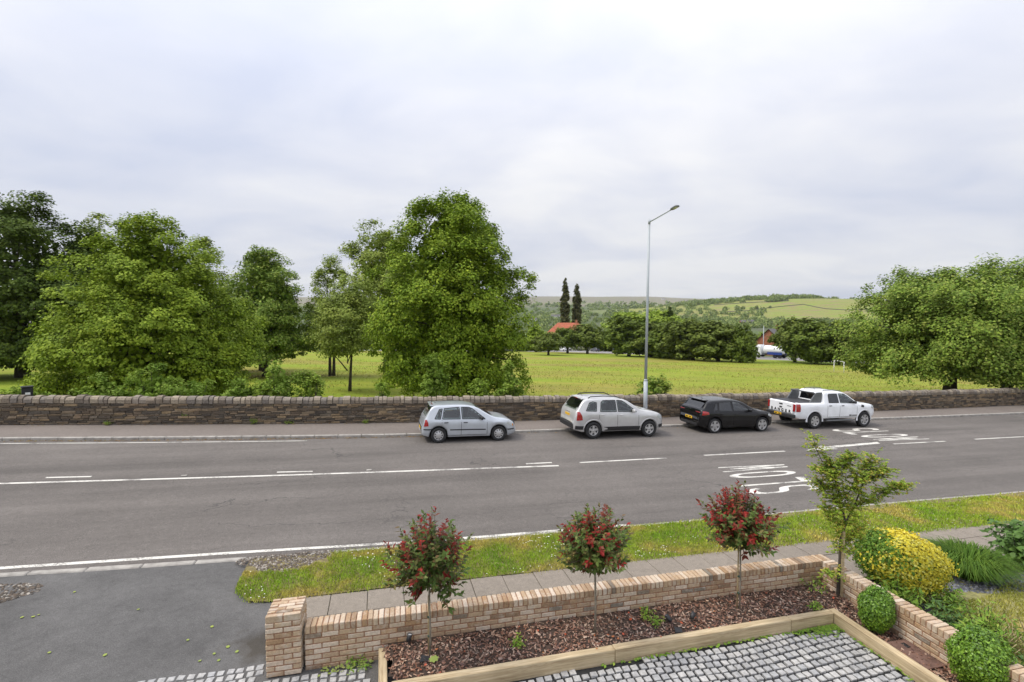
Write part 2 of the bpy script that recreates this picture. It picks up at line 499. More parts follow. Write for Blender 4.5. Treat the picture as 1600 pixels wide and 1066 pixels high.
# SLOW twice
def stroke(pts, th, closed=False):
    P = [np.array(p, float) for p in pts]; n = len(P); L = []; R = []
    for i in range(n):
        a = P[(i - 1) % n] if (closed or i > 0) else P[i]; c = P[(i + 1) % n] if (closed or i < n - 1) else P[i]
        d = c - a; d = d / (np.linalg.norm(d) + 1e-9); nn = np.array([-d[1], d[0]])
        L.append(P[i] + nn * th / 2); R.append(P[i] - nn * th / 2)
    Fq = [(i, (i + 1) % n, n + (i + 1) % n, n + i) for i in range(n if closed else n - 1)]
    return L + R, Fq
def arc(cx, cy, rx, ry, a0, a1, n=8):
    return [(cx + rx * math.cos(math.radians(a0 + (a1 - a0) * i / n)), cy + ry * math.sin(math.radians(a0 + (a1 - a0) * i / n))) for i in range(n + 1)]
TH = .09
LET = {
 'S': [(arc(.25,.55,.19,.10,10,180,7) + arc(.25,.46,.19,.11,180,235,3) + arc(.25,.25,.19,.11,55,0,3) + arc(.25,.15,.19,.10,0,-170,7), False)],
 'L': [([(.07,.70),(.07,.0)], False), ([(.02,.05),(.46,.05)], False)],
 'O': [(arc(.25,.45,.19,.20,0,180,8) + arc(.25,.25,.19,.20,180,360,8), True)],
 'W': [([(.03,.70),(.14,.0)], False), ([(.14,.0),(.25,.60)], False), ([(.25,.60),(.36,.0)], False), ([(.36,.0),(.47,.70)], False)],
}
def slow(org, read_dir, up_dir, H, step, shear):
    for k, ch in enumerate('SLOW'):
        m = MB()
        for i, (pts, cl) in enumerate(LET[ch]):
            Vv, Fq = stroke(pts, TH if ch != 'W' else .072, cl)
            out = []
            for a, b in Vv:
                ra = k * step + a * 1.04; ub = b / .70 * H
                s = org[0] + read_dir[0] * ra + up_dir[0] * ub + shear * ra
                t = org[1] + read_dir[1] * ra + up_dir[1] * ub
                out.append(RW(s, t, road_z(s) + .0045 + .0006 * i))
            m.add(out, Fq)
        m.build('letter_' + ch.lower(), M['paint'], road)
slow((13.25, 11.66), (0, 1), (-1, 0), 2.75, .70, .36)
slow((21.6, 18.95), (0, -1), (1, 0), 2.9, .66, .12)
# road studs along the centre line
for s in (-5.6, -.3):
    m_ = MB(); P = RW(s, float(t_ct(s)) + .22, road_z(s) + .012); m_.bbox(P, (.16, .12, .026), .008, AL)
    m_.build('road_stud', M['kerb'], road)

# pavements and kerbs
PZ = .11
pav = strip('far_pavement', SS, lambda s: t_fk(s) + .13, lambda s: t_wl(s) + .05, lambda s, t: road_z(s) + PZ - .006, M['pave'], nt_=2)
tag(pav, 'brown grey asphalt pavement along the stone wall', kind='structure')
kmeshes = []
rk = random.Random(3)
for k in range(4):
    m_ = MB(); m_.bbox((0, 0, 0), (.895, .14, .24), .018, 0, .008, rk); kmeshes.append(m_.mesh('kerb_stone', M['kerb']))
def kerb_row(parent, tf, s0, s1, off, ztop):
    s = s0; k = 0
    while s < s1:
        sm = s + .45; d = (float(tf(sm + .4)) - float(tf(sm - .4))) / .8
        x, y, _ = RW(sm, float(tf(sm)) + off)
        z = road_z(sm) + (ztop(sm) if callable(ztop) else ztop) - .12
        obj_me('kerb_stone', kmeshes[k % 4], parent, (x, y, z), (0, .03, AL + math.atan(d)))
        s += .905 * math.cos(math.atan(d)); k += 1
kerb_row(pav, t_fk, -24, 62, .065, PZ)
# dead leaves gathered in the far gutter
def scatter_leaves(name, pts, zf, size, mat, parent=None, tilt=.5):
    n = len(pts); a = rng.random(n) * 6.283; sz = size * (.6 + .8 * rng.random(n))
    tl = (rng.random((n, 2)) - .5) * tilt
    d = np.stack([np.cos(a), np.sin(a), tl[:, 0]], 1); e2 = np.stack([-np.sin(a), np.cos(a), tl[:, 1]], 1)
    c = np.array([(p[0], p[1], zf(p[0], p[1])) for p in pts]); c[:, 2] += .012
    q = np.stack([c - d * sz[:, None] * .5, c + e2 * sz[:, None] * .32, c + d * sz[:, None] * .5, c - e2 * sz[:, None] * .32], 1)
    return obj_np(name, q.reshape(-1, 3), np.arange(n * 4).reshape(-1, 4), mat, parent)
M['deadleaf'] = leaf_mat('dead_leaf', [(.22,.11,.03),(.30,.18,.05),(.14,.07,.03),(.25,.2,.07)], .1)
ss_ = np.concatenate([rng.uniform(-18, 3, 900), rng.uniform(3, 30, 160)])
pts = [RW(s, float(t_fk(s)) - abs(rng.normal(0, .09)) - .01)[:2] for s in ss_]
def zroad_xy(x, y): return road_z(x * CA + y * SA)
o = scatter_leaves('gutter_litter', pts, zroad_xy, .06, M['deadleaf']); tag(o, 'brown dead leaves gathered in the far gutter', 'leaf litter', kind='stuff')
pts = [RW(s, float(t_wl(s)) - abs(rng.normal(0, .1)) - .05)[:2] for s in rng.uniform(-18, 40, 520)]
o = scatter_leaves('wall_foot_litter', pts, lambda x, y: zroad_xy(x, y) + PZ, .06, M['deadleaf']); tag(o, 'dry leaves lying at the foot of the stone wall', 'leaf litter', kind='stuff')

# far road across the field
fr = np.array(FAR_ROAD, float)
L = np.concatenate([[0], np.cumsum(np.hypot(*np.diff(fr, axis=0).T))])
lx = pchip(list(zip(L, fr[:, 0]))); ly = pchip(list(zip(L, fr[:, 1])))
V = []; F = []
uu = np.linspace(0, L[-1], 120)
for u in uu:
    x, y = float(lx(u)), float(ly(u)); dx = float(lx(u + .5)) - float(lx(u - .5)); dy = float(ly(u + .5)) - float(ly(u - .5)); l = math.hypot(dx, dy)
    nx_, ny_ = -dy / l, dx / l
    zc_ = max(tz(x + nx_ * o_, y + ny_ * o_) for o_ in (-5, 0, 5)) + .15
    for o_ in (-5.2, 5.2): V.append((x + nx_ * o_, y + ny_ * o_, zc_))
    V.append((x - nx_ * 5.2, y - ny_ * 5.2, zc_ - 1.2))
n = len(uu)
for i in range(n - 1):
    F.append((3*i, 3*i+1, 3*i+4, 3*i+3)); F.append((3*i+2, 3*i, 3*i+3, 3*i+5))
M['farroad'] = simple('far_road_asphalt', (.27, .26, .26), .9, var=.1, scale=.4)
fo = obj_np('far_road', V, F, M['farroad']); tag(fo, 'pale grey road across the far side of the field', kind='structure')
def far_road_at(u):
    x, y = float(lx(u)), float(ly(u)); dx = float(lx(u + .5)) - float(lx(u - .5)); dy = float(ly(u + .5)) - float(ly(u - .5)); l = math.hypot(dx, dy)
    nx_, ny_ = -dy / l, dx / l
    z = max(tz(x + nx_ * o_, y + ny_ * o_) for o_ in (-5, 0, 5)) + .15
    return x, y, z, math.atan2(dy, dx), nx_, ny_
# ------------------------------------------------------------------ near side: verge, footpath, driveway
def inpoly(x, y, P):
    x = np.asarray(x); y = np.asarray(y); c = np.zeros(x.shape, bool); n = len(P)
    for i in range(n):
        x0, y0 = P[i]; x1, y1 = P[(i + 1) % n]
        k = ((y0 > y) != (y1 > y)) & (x < (x1 - x0) * (y - y0) / ((y1 - y0) + 1e-12) + x0)
        c ^= k
    return c
GZ0 = -.10                                   # level of the setts in the front garden
def drive_z(s, t):
    a = road_z(s) + .05; k = float(sstep(7.0, 8.8, t)); return (GZ0 - .012) * (1 - k) + a * k
drv = strip('driveway', np.arange(-26, 1.01, .5), lambda s: 4.0, lambda s: t_nk(s) - .02, drive_z, M['drive'], nt_=16, smooth=True)
tag(drv, 'dark grey tarmac driveway crossing the verge', kind='structure')
kerb_row(drv, t_nk, -26, -2.9, -.06, .072)

def grass_mat(name, cols, dry=.0):
    m, nt, b, o = new_mat(name)
    p = pos(nt)
    g = nt.nodes.new('ShaderNodeNewGeometry').outputs['Random Per Island']
    f = noise(nt, .9, 5, .6, p); f2 = noise(nt, 5, 3, .6, p)
    c = ramp(nt, f, [(.34, cols[0]), (.49, cols[1]), (.60, cols[2])])
    c = mixc(nt, 1.0, c, ramp(nt, f2, [(.3, .8), (.7, 1.2)]), 'MULTIPLY')
    c = mixc(nt, 1.0, c, ramp(nt, g, [(0, .72), (1, 1.3)]), 'MULTIPLY')
    nt.links.new(c, b.inputs['Base Color'])
    b.inputs['Roughness'].default_value = .75; b.inputs['Specular IOR Level'].default_value = .2
    return m
M['verge'] = grass_mat('verge_grass', [(.20,.36,.02),(.31,.41,.035),(.50,.43,.10)])
M['soil'] = simple('verge_soil', (.17, .14, .06), .95, var=.4, scale=10, bmp=.4)
t_gp = pchip([(-2.45,8.86),(-1.8,8.72),(.5,8.74),(2.4,8.70),(5.1,8.65),(10,8.55),(13.4,8.44),(16.1,8.40),(40,8.3),(80,9.3)])
def verge_z(s, t):
    a, b = float(t_gp(s)), float(t_nk(s)); k = np.clip((t - a) / (b - a), 0, 1)
    return road_z(s) + .075 + .03 * math.sin(math.pi * k)
vss = np.concatenate([np.arange(-2.43, 22, .3), np.arange(22, 81, 2)])
def v_lo(s):
    s = np.asarray(s, float); e = np.sqrt(np.clip(1 - np.clip((-2.0 - s) / .45, 0, 1) ** 2, 0, 1)); return t_gp(s) + .55 * (1 - e)
road_zv = lambda s: -0.12 - 0.03 * 150 * np.tanh(np.asarray(s) / 150)
def verge_zv(s, t):
    a, b = t_gp(s), t_nk(s); k = np.clip((t - a) / (b - a), 0, 1); return road_zv(s) + .075 + .03 * np.sin(np.pi * k)
vg = strip('verge', vss, v_lo, lambda s: t_nk(s) - .13, verge_z, M['soil'], nt_=4, smooth=True)
tag(vg, 'strip of grass verge between the road and the footpath', kind='structure')
kerb_row(vg, t_nk, -2.6, 60, -.065, .06)

def blades(P, h, w, lean, r):
    n = len(P); a = r.random(n) * 6.283; hh = h * (.5 + r.random(n)); ww = w * (.7 + .6 * r.random(n))
    la = r.random(n) * 6.283; ll = lean * r.random(n) * hh
    dx = np.stack([np.cos(a), np.sin(a), np.zeros(n)], 1) * ww[:, None] / 2
    tip = P + np.stack([np.cos(la) * ll, np.sin(la) * ll, hh], 1)
    return np.stack([P - dx, P + dx, tip], 1).reshape(-1, 3), np.arange(3 * n).reshape(-1, 3)
def verge_pts(n, s0, s1, r, gravel=True):
    s = r.uniform(s0, s1, n); a = v_lo(s); b = t_nk(s) - .12
    t = a + (b - a) * r.random(n) + r.normal(0, .04, n)
    keep = np.ones(n, bool)
    if gravel:   # bare stony corner by the driveway
        keep &= ~(((s + 1.75) / .85) ** 2 + ((t - 10.12) / .45) ** 2 + .35 * wav(s, t, 9, .3) < 1)
        keep &= ~((s > 9.5) & (t > b - .22 - .12 * np.sin(s * 2.1)) & (r.random(n) < .8))
    s, t = s[keep], t[keep]
    z = verge_zv(s, t)
    return np.stack([s * CA - t * SA, s * SA + t * CA, z], 1)
r_ = np.random.default_rng(11)
B = [blades(verge_pts(70000, -2.42, 7, r_), .042, .010, .9, r_), blades(verge_pts(42000, 7, 20, r_), .05, .016, .9, r_),
     blades(verge_pts(9000, 20, 45, r_), .07, .05, .9, r_)]
off = 0; Vs = []; Fs = []
for v, f in B: Vs.append(v); Fs.append(f + off); off += len(v)
o = obj_np('verge_grass', np.concatenate(Vs), np.concatenate(Fs), M['verge'])
tag(o, 'short green and yellowing grass on the roadside verge', 'grass', kind='stuff')
# clover and daisies
P = verge_pts(620, -2.4, 6, r_); P = P[(np.sin(P[:, 0] * 2.1) + np.cos(P[:, 1] * 2.9 + P[:, 0])) > .1]
P = np.concatenate([P, verge_pts(110, 6, 18, r_)])
M['daisy'] = simple('daisy_petal', (.75, .73, .66), .8)
c = P + np.array([0, 0, .05]); sz = .012
q = np.stack([c + np.array(d) * sz for d in ((-1,0,.1),(0,-1,0),(1,0,.1),(0,1,0))], 1)
o = obj_np('daisies', q.reshape(-1, 3), np.arange(len(c) * 4).reshape(-1, 4), M['daisy']); tag(o, 'tiny white daisies scattered in the verge grass', 'flowers', kind='stuff')
# gravel patches
def gravel(name, sc, tc_, sa, ta, n, size, zf, label, mat):
    m = []; Fq = []
    th = r_.random(n) * 6.283; rr = np.sqrt(r_.random(n)) * (1 + .25 * np.sin(3 * th))
    s = sc + rr * np.cos(th) * sa; t = tc_ + rr * np.sin(th) * ta
    base = np.array([[1,0,0],[-.5,.87,0],[-.5,-.87,0],[.1,.05,.75]])
    for k in range(n):
        d = base * size * (.5 + r_.random()) * np.array([1, 1, .8]) + r_.normal(0, size * .15, (4, 3))
        a = r_.random() * 6.28; R = np.array([[math.cos(a), -math.sin(a), 0], [math.sin(a), math.cos(a), 0], [0, 0, 1]])
        m.append(d @ R.T + np.array(RW(s[k], t[k], zf(s[k], t[k]) + .002)))
    i = np.arange(n)[:, None, None] * 4 + np.array([[0,1,3],[1,2,3],[2,0,3]])[None]
    o = obj_np(name, np.concatenate(m), i.reshape(-1, 3), mat); tag(o, label, 'gravel', kind='stuff'); return o
def stone_mat(name, cols, rough=.85, obj=False):
    m, nt, b, o = new_mat(name)
    g = nd(nt, 'ShaderNodeObjectInfo').outputs['Random'] if obj else nt.nodes.new('ShaderNodeNewGeometry').outputs['Random Per Island']
    n = len(cols)
    r = nt.nodes.new('ShaderNodeValToRGB'); nt.links.new(g, r.inputs[0]); r.color_ramp.interpolation = 'CONSTANT'
    el = r.color_ramp.elements
    while len(el) < n: el.new(.5)
    for i, c in enumerate(cols): el[i].position = i / n; el[i].color = (*c, 1)
    p = pos(nt)
    f = noise(nt, 22, 4, .7, p); f2 = noise(nt, 4, 3, .6, p)
    c = mixc(nt, 1.0, r.outputs[0], ramp(nt, f, [(.28, .7), (.72, 1.28)]), 'MULTIPLY')
    c = mixc(nt, 1.0, c, ramp(nt, f2, [(.3, .82), (.7, 1.15)]), 'MULTIPLY')
    nt.links.new(c, b.inputs['Base Color']); b.inputs['Roughness'].default_value = rough
    b.inputs['Specular IOR Level'].default_value = .3
    bump(nt, b, f, .45, .006)
    return m
M['gravel'] = stone_mat('gravel_stone', [(.12,.095,.075),(.17,.15,.13),(.07,.06,.05),(.33,.30,.26),(.13,.10,.075),(.09,.075,.06)])
gravel('gravel_patch', -1.75, 10.1, .82, .40, 1200, .022, verge_z, 'bare gravelly corner of the verge beside the driveway', M['gravel'])
gravel('gravel_heap', -7.0, 9.75, 1.25, .62, 2600, .028, lambda s, t: drive_z(s, t) + .004, 'dark gravel bed at the left edge of the driveway', M['gravel'])

# footpath of concrete slabs
pth = strip('footpath', np.arange(-1.55, 60, .8), lambda s: 7.22 - .052 * s if s < 8.3 else 6.9, lambda s: t_gp(s) + .15, lambda s, t: road_z(s) + .045, M['soil'], nt_=1)
tag(pth, 'footpath of concrete slabs behind the brick garden wall', kind='structure')
rs = random.Random(5)
smesh = []
for (ls, lt) in ((.595, .895), (.595, .60)):
    for k in range(3):
        m_ = MB(); m_.bbox((0, 0, 0), (ls, lt, .06), .006, 0, .003, rs); smesh.append(m_.mesh('slab', M['slab']))
s = -1.42; k = 0
while s < 34:
    for row, (tc_, off) in enumerate(((7.64, 0.0), (8.40, .0))):
        sm = s + .3
        x, y, _ = RW(sm, tc_ - .004 * max(0, sm) * 2.0)
        obj_me('slab', smesh[row * 3 + k % 3], pth, (x, y, road_z(sm) + .048 + rs.uniform(-.003, .004)), (rs.uniform(-.006, .006), .03 + rs.uniform(-.006, .006), AL - .008 + rs.uniform(-.004, .004)))
        k += 1
    s += .605

# ------------------------------------------------------------------ brick walls
BA = math.radians(12.55)
BD = np.array([math.cos(BA), math.sin(BA)]); BN = np.array([-math.sin(BA), math.cos(BA)])
def brick_mat(name):
    m, nt, b, o = new_mat(name)
    rnd = nd(nt, 'ShaderNodeObjectInfo').outputs['Random']
    c = ramp(nt, rnd, [(.0,(.42,.30,.19)),(.2,(.50,.375,.255)),(.38,(.35,.235,.145)),(.55,(.53,.43,.32)),(.72,(.60,.50,.40)),(.86,(.42,.27,.15)),(.95,(.26,.18,.12)),(.985,(.22,.19,.15))])
    p = pos(nt)
    f = noise(nt, 30, 4, .7, p); f2 = noise(nt, 7, 4, .65, p)
    c = mixc(nt, 1.0, c, ramp(nt, f, [(.28, .74), (.72, 1.22)]), 'MULTIPLY')
    c = mixc(nt, ramp(nt, f2, [(.5, 0), (.68, .55)]), c, (.56, .50, .43))
    nt.links.new(c, b.inputs['Base Color']); b.inputs['Roughness'].default_value = .9
    b.inputs['Specular IOR Level'].default_value = .2
    bump(nt, b, f, .5, .006)
    return m
M['brick'] = brick_mat('buff_brick')
M['mortar'] = simple('wall_mortar', (.30, .165, .10), .95, var=.25, scale=30, bmp=.4)
rb = random.Random(9)
def brick_meshes(d, n=4):
    out = []
    for k in range(n):
        m_ = MB(); m_.bbox((0, 0, 0), d, .006, 0, .004, rb); out.append(m_.mesh('brick', M['brick']))
    return out
BM_s = brick_meshes((.211, .1025, .060)); BM_h = brick_meshes((.099, .1025, .060))
BM_c = brick_meshes((.062, .221, .1025)); BM_e = brick_meshes((.212, .062, .09))
class WallFrame:
    def __init__(s, org, ang): s.o = np.array(org, float); s.a = ang; s.d = np.array([math.cos(ang), math.sin(ang)]); s.n = np.array([-math.sin(ang), math.cos(ang)])
    def __call__(s, u, v, z): p = s.o + s.d * u + s.n * v; return (p[0], p[1], z)
def brick_wall(name, org, ang, length, z0, courses, label, end_bricks=True):
    W = WallFrame(org, ang); root = empty(name, (org[0], org[1], z0), 0)
    inv = np.array([org[0], org[1], z0])
    def put(me, u, v, z, rz=0.0, nm='brick'):
        p = np.array(W(u, v, z)) - inv
        obj_me(nm, rb.choice(me), root, p + np.array([0, 0, rb.uniform(-.001, .001)]), (rb.uniform(-.004, .004), rb.uniform(-.006, .006), ang + rz + rb.choice((0, math.pi)) + rb.uniform(-.006, .006)))
    top = z0 + courses * .075
    m = MB(); c = np.array(W(length / 2, .1075, (z0 + top) / 2 + .048)) - inv
    m.box(c - np.array([0, 0, .15]), (length - .02, .2, top - z0 + .082 + .3), ang); m.build('mortar', M['mortar'], root)
    for k in range(courses):
        z = z0 + .0375 + k * .075; u = 0.0 if k % 2 == 0 else -.1125
        while u < length - .02:
            a, b = max(u, 0), min(u + .215, length)
            if b - a > .16: put(BM_s, (a + b) / 2, .05, z + rb.uniform(-.001, .001))
            elif b - a > .06: put(BM_h, (a + b) / 2, .05, z)
            u += .225
    u = .0375
    while u < length - .02:
        put(BM_c, u + rb.uniform(-.002, .002), .1075 + rb.uniform(-.003, .003), top + .053 + rb.uniform(-.002, .002), 0, 'coping_brick'); u += .0752
    tag(root, label, 'wall'); return root
FW = (-2.84, 6.48); FWL = 8.68
GZw = .50 - .105 - 7 * .075
brick_wall('garden_wall', FW, BA, FWL, GZw, 7, 'low buff brick garden wall along the footpath')
c0 = np.array(FW) + BD * (FWL + .01) + BN * .215        # outer back corner
so = np.array(FW) + BD * (FWL - .225) - BN * .004
brick_wall('side_garden_wall', tuple(so), BA - math.pi / 2, 3.6, GZw, 7, 'low buff brick wall running back beside the round box bushes')
# pillar
pl = np.array((-3.29, 6.31)); PW = .44
root = empty('gate_pillar', (pl[0], pl[1], GZ0))
Pf = WallFrame((0, 0), BA)
hgt = 10 * .075
m = MB(); c = np.array(Pf(PW / 2, PW / 2, hgt / 2)); m.box(c, (PW - .018, PW - .018, hgt - .005), BA); m.build('mortar', M['mortar'], root)
for k in range(10):
    z = .0375 + k * .075
    fl = k % 2
    for side in range(4):
        # each face: two stretchers, or header + stretcher + header
        lay = ((.0, .215), (.225, .44)) if fl == (side % 2) else ((.0, .1), (.112, .327), (.337, .44))
        if fl != side % 2: lay = lay
        ca_, sa_ = math.cos(side * math.pi / 2), math.sin(side * math.pi / 2)
        for a, b in lay:
            if fl != side % 2 and (a == 0 or b == .44): continue
            u, v = (a + b) / 2 - PW / 2, .05 - PW / 2
            uu_, vv_ = u * ca_ - v * sa_ + PW / 2, u * sa_ + v * ca_ + PW / 2
            obj_me('brick', rb.choice(BM_s), root, Pf(uu_, vv_, z), (0, rb.uniform(-.006, .006), BA + side * math.pi / 2 + rb.uniform(-.006, .006)))
for r in range(6):
    v = .036 + r * .0735
    segs = ((0, .215), (.225, .44)) if r % 2 == 0 else ((0, .105), (.115, .325), (.335, .44))
    for a, b in segs:
        me = rb.choice(BM_e if b - a > .15 else BM_h)
        obj_me('coping_brick', me, root, Pf((a + b) / 2, v, hgt + (.045 if b - a > .15 else .050)), (math.pi / 2 if b - a < .15 else 0, 0, BA + rb.uniform(-.006, .006)), (1, 1, 1) if b - a > .15 else (1, .9, .64))
m = MB(); m.box(Pf(PW / 2, PW / 2, hgt + .040), (PW - .02, PW - .02, .082), BA); m.build('cap_mortar', M['mortar'], root)
tag(root, 'square buff brick gate pillar beside the driveway', 'pillar')

# ------------------------------------------------------------------ timber sleepers
def timber_mat():
    m, nt, b, o = new_mat('sleeper_timber')
    tcn = nt.nodes.new('ShaderNodeTexCoord').outputs['Object']
    g = noise(nt, 9, 5, .65, mapped(nt, tcn, (.18, 3.2, 3.2)), 1.2)
    f = noise(nt, 1.4, 4, .6, tcn)
    c = ramp(nt, g, [(.30, (.29, .205, .11)), (.5, (.46, .36, .22)), (.70, (.60, .49, .32))])
    c = mixc(nt, 1.0, c, ramp(nt, f, [(.3, .82), (.7, 1.14)]), 'MULTIPLY')
    kn = nd(nt, 'ShaderNodeTexVoronoi', {'Vector': mapped(nt, tcn, (1, 2.2, 2.2)), 'Scale': 1.7}).outputs['Distance']
    c = mixc(nt, ramp(nt, kn, [(.0, .85), (.045, .5), (.07, 0)]), c, (.13, .085, .045))
    nt.links.new(c, b.inputs['Base Color']); b.inputs['Roughness'].default_value = .85
    bump(nt, b, g, .35, .006)
    return m
M['timber'] = timber_mat()
def sleeper(p0, p1, z0, z1, wd, label):
    p0, p1 = np.array(p0, float), np.array(p1, float); d = p1 - p0; L_ = np.linalg.norm(d); a = math.atan2(d[1], d[0])
    m = MB(); m.bbox((L_ / 2, wd / 2, (z1 - z0) / 2), (L_ - .006, wd, z1 - z0), .007, 0, .004, rb)
    o = m.build('timber_sleeper', M['timber'], None, (p0[0], p0[1], z0)); o.rotation_euler = (0, 0, a)
    tag(o, label, 'sleeper', 'timber sleepers edging the bark bed'); return o
SB0 = np.array((-1.545, 6.03)); SB1 = np.array((5.165, 7.615))      # back top edge of the long front run
sdv = (SB1 - SB0) / np.linalg.norm(SB1 - SB0); snv = np.array([-sdv[1], sdv[0]]); SWD = .115
SANG = math.atan2(sdv[1], sdv[0])
def on_run(x): k = (x - SB0[0]) / (SB1[0] - SB0[0]); return SB0 + (SB1 - SB0) * k
f0 = SB0 - snv * SWD; f1 = SB1 - snv * SWD
j1, j2 = on_run(1.42) - snv * SWD, on_run(4.28) - snv * SWD
sleeper(f0, j1, GZ0 - .02, .085, SWD, 'pale timber sleeper edging the bark below the leftmost red-tipped tree')
sleeper(j1, j2, GZ0 - .02, .088, SWD, 'long middle timber sleeper edging the bark above the grey setts')
sleeper(j2, f1 - sdv * .118, GZ0 - .02, .084, SWD, 'short timber sleeper piece meeting the corner of the bark bed')
rs0 = SB1 - snv * SWD * 0.0; rs1 = np.array((5.80, 5.0))
dr = (rs1 - rs0) / np.linalg.norm(rs1 - rs0); nr = np.array([-dr[1], dr[0]])
sleeper(rs0 - nr * .115, rs1 - nr * .115, GZ0 - .02, .086, .115, 'timber sleeper running toward the viewer beside the box bushes')
ls0 = np.array((-1.885, 6.70)); ls1 = np.array((-1.42, 4.9))
sleeper((-1.88 + .0, 6.66), (-1.42, 4.95), GZ0 - .02, .083, .112, 'upright-grained timber sleeper end standing off the brick wall')

# ------------------------------------------------------------------ bark bed
bed = [(-1.80, 6.70), (5.72, 8.38), (6.45, 5.0), (5.70, 5.0), (5.15, 7.56), (-1.52, 5.98)]
def bark_z(x, y):
    v = (np.asarray(x) - FW[0]) * BN[0] + (np.asarray(y) - FW[1]) * BN[1]
    k = np.clip((v + 1.0) / 1.0, 0, 1.0)
    return .035 + .085 * k + .012 * np.sin(np.asarray(x) * 3.1) * np.cos(np.asarray(y) * 4.3)
M['barkbase'] = simple('bark_soil', (.055, .035, .025), .95, var=.5, scale=25, bmp=.5)
bx_ = np.linspace(-1.9, 6.5, 60); by_ = np.linspace(4.95, 8.4, 36)
V = []; F = []; idx = {}
for j, y in enumerate(by_):
    for i, x in enumerate(bx_):
        if inpoly(np.array([x]), np.array([y]), [(-2.0, 6.85), (5.7, 8.55), (6.6, 5.0), (5.66, 4.9), (5.09, 7.54), (-1.55, 5.95)])[0]:
            idx[(i, j)] = len(V); V.append((x, y, float(bark_z(x, y)) - .008))
for (i, j) in list(idx):
    q = [(i, j), (i + 1, j), (i + 1, j + 1), (i, j + 1)]
    if all(k in idx for k in q): F.append(tuple(idx[k] for k in q))
# the sheet is finished by a skirt along the walls and sleepers
bk = obj_np('bark_bed', V, F, M['barkbase'], smooth=True); tag(bk, 'planting bed covered with brown bark chips', kind='structure')
M['bark'] = leaf_mat('bark_chip', [(.19,.095,.065),(.28,.155,.11),(.11,.058,.045),(.40,.27,.20),(.23,.115,.08),(.54,.41,.32),(.14,.085,.075)], 0.0, .85, .2)
n = 34000
cx_ = r_.uniform(-1.9, 6.5, n); cy2 = r_.uniform(4.95, 8.4, n)
kp = inpoly(cx_, cy2, [(-1.84, 6.66), (5.66, 8.36), (6.38, 5.0), (5.70, 5.0), (5.18, 7.62), (-1.52, 6.06)])
cx_, cy2 = cx_[kp], cy2[kp]; n = len(cx_)
c = np.stack([cx_, cy2, bark_z(cx_, cy2) + r_.uniform(-.002, .016, n)], 1)
d = r_.normal(0, 1, (n, 3)); d[:, 2] *= .35; d /= np.linalg.norm(d, axis=1)[:, None]
e_ = r_.normal(0, 1, (n, 3)); e_[:, 2] *= .4; e_ -= d * (d * e_).sum(1)[:, None]; e_ /= np.linalg.norm(e_, axis=1)[:, None]
ln_ = r_.uniform(.012, .032, n)[:, None]; wd_ = r_.uniform(.005, .012, n)[:, None]
up = np.cross(d, e_); up *= np.sign(up[:, 2:3]) * .004
q = np.stack([c - d * ln_ - e_ * wd_, c + d * ln_ - e_ * wd_, c + d * ln_ * .8 + e_ * wd_, c - d * ln_ * .8 + e_ * wd_, ], 1)
o = obj_np('bark_chips', q.reshape(-1, 3), np.arange(4 * n).reshape(-1, 4), M['bark']); tag(o, 'reddish brown bark chips spread over the planting bed', 'bark chips', kind='stuff')

# ------------------------------------------------------------------ setts
M['joint'] = simple('sett_jointing', (.018, .018, .019), .9, var=.3, scale=20)
pv = obj_np('sett_paving', [(-7.2, 3.5, GZ0 - .018), (7, 3.5, GZ0 - .018), (7, 8.9, GZ0 - .018), (-7.2, 5.9, GZ0 - .018)], [(0, 1, 2, 3)], M['joint'])
tag(pv, 'drive paved with grey granite setts and black joints', kind='structure')
M['sett'] = stone_mat('granite_sett', [(.36,.355,.35),(.39,.385,.375),(.33,.33,.33),(.37,.365,.355),(.42,.41,.395)], .8, obj=True)
M['settm'] = stone_mat('granite_sett_mass', [(.36,.355,.35),(.39,.385,.375),(.33,.33,.33),(.37,.365,.355),(.42,.41,.395)], .8)
smv = []
for k in range(7):
    m_ = MB(); m_.bbox((0, 0, 0), (rb.uniform(.084, .099), rb.uniform(.084, .096), .04), .005, 0, .008, rb); smv.append(m_)
smeshes = [m_.mesh('sett', M['sett']) for m_ in smv]
right = [tuple(f0 + sdv * .12 - snv * .004), tuple(f1 - sdv * .12 - snv * .004), (5.66, 5.02), (-1.2, 4.6)]
left = [(-7.1, 5.55), (-7.1, 4.6), (-1.48, 4.6), (-1.93, 6.68), (-2.80, 6.49), (-2.80, 6.40), (-3.30, 6.30), (-3.42, 6.62)]
left2 = [(-7.1, 5.90), (-3.40, 6.64), (-3.36, 6.30), (-3.3, 6.28), (-2.8, 6.38), (-2.8, 6.46), (-1.97, 6.64), (-1.55, 4.9), (-7.1, 4.6)]
cand = []
for reg, ang, (px_, py_) in ((right, SANG + .0, (.121, .118)), (left2, BA, (.122, .119))):
    dd = np.array([math.cos(ang), math.sin(ang)]); nn = np.array([-math.sin(ang), math.cos(ang)])
    raw = []
    for i in range(-90, 90):
        sh = rb.uniform(-.05, .05)
        for j in range(-90, 90):
            wob = .05 * math.sin(j * .21 + i * .05) if reg is right else .012 * math.sin(j * .4)
            p = dd * (j * px_ + sh) + nn * (i * py_ + wob) + np.array([.5, 6.2])
            p = p + np.array([rb.uniform(-.006, .006), rb.uniform(-.006, .006)])
            raw.append(p)
    raw = np.array(raw); ok = np.ones(len(raw), bool)
    for a, b in ((.034, .034), (-.034, .034), (.034, -.034), (-.034, -.034)):
        q = raw + dd * a + nn * b; ok &= inpoly(q[:, 0], q[:, 1], reg)
    cand += [(p[0], p[1], ang) for p in raw[ok]]
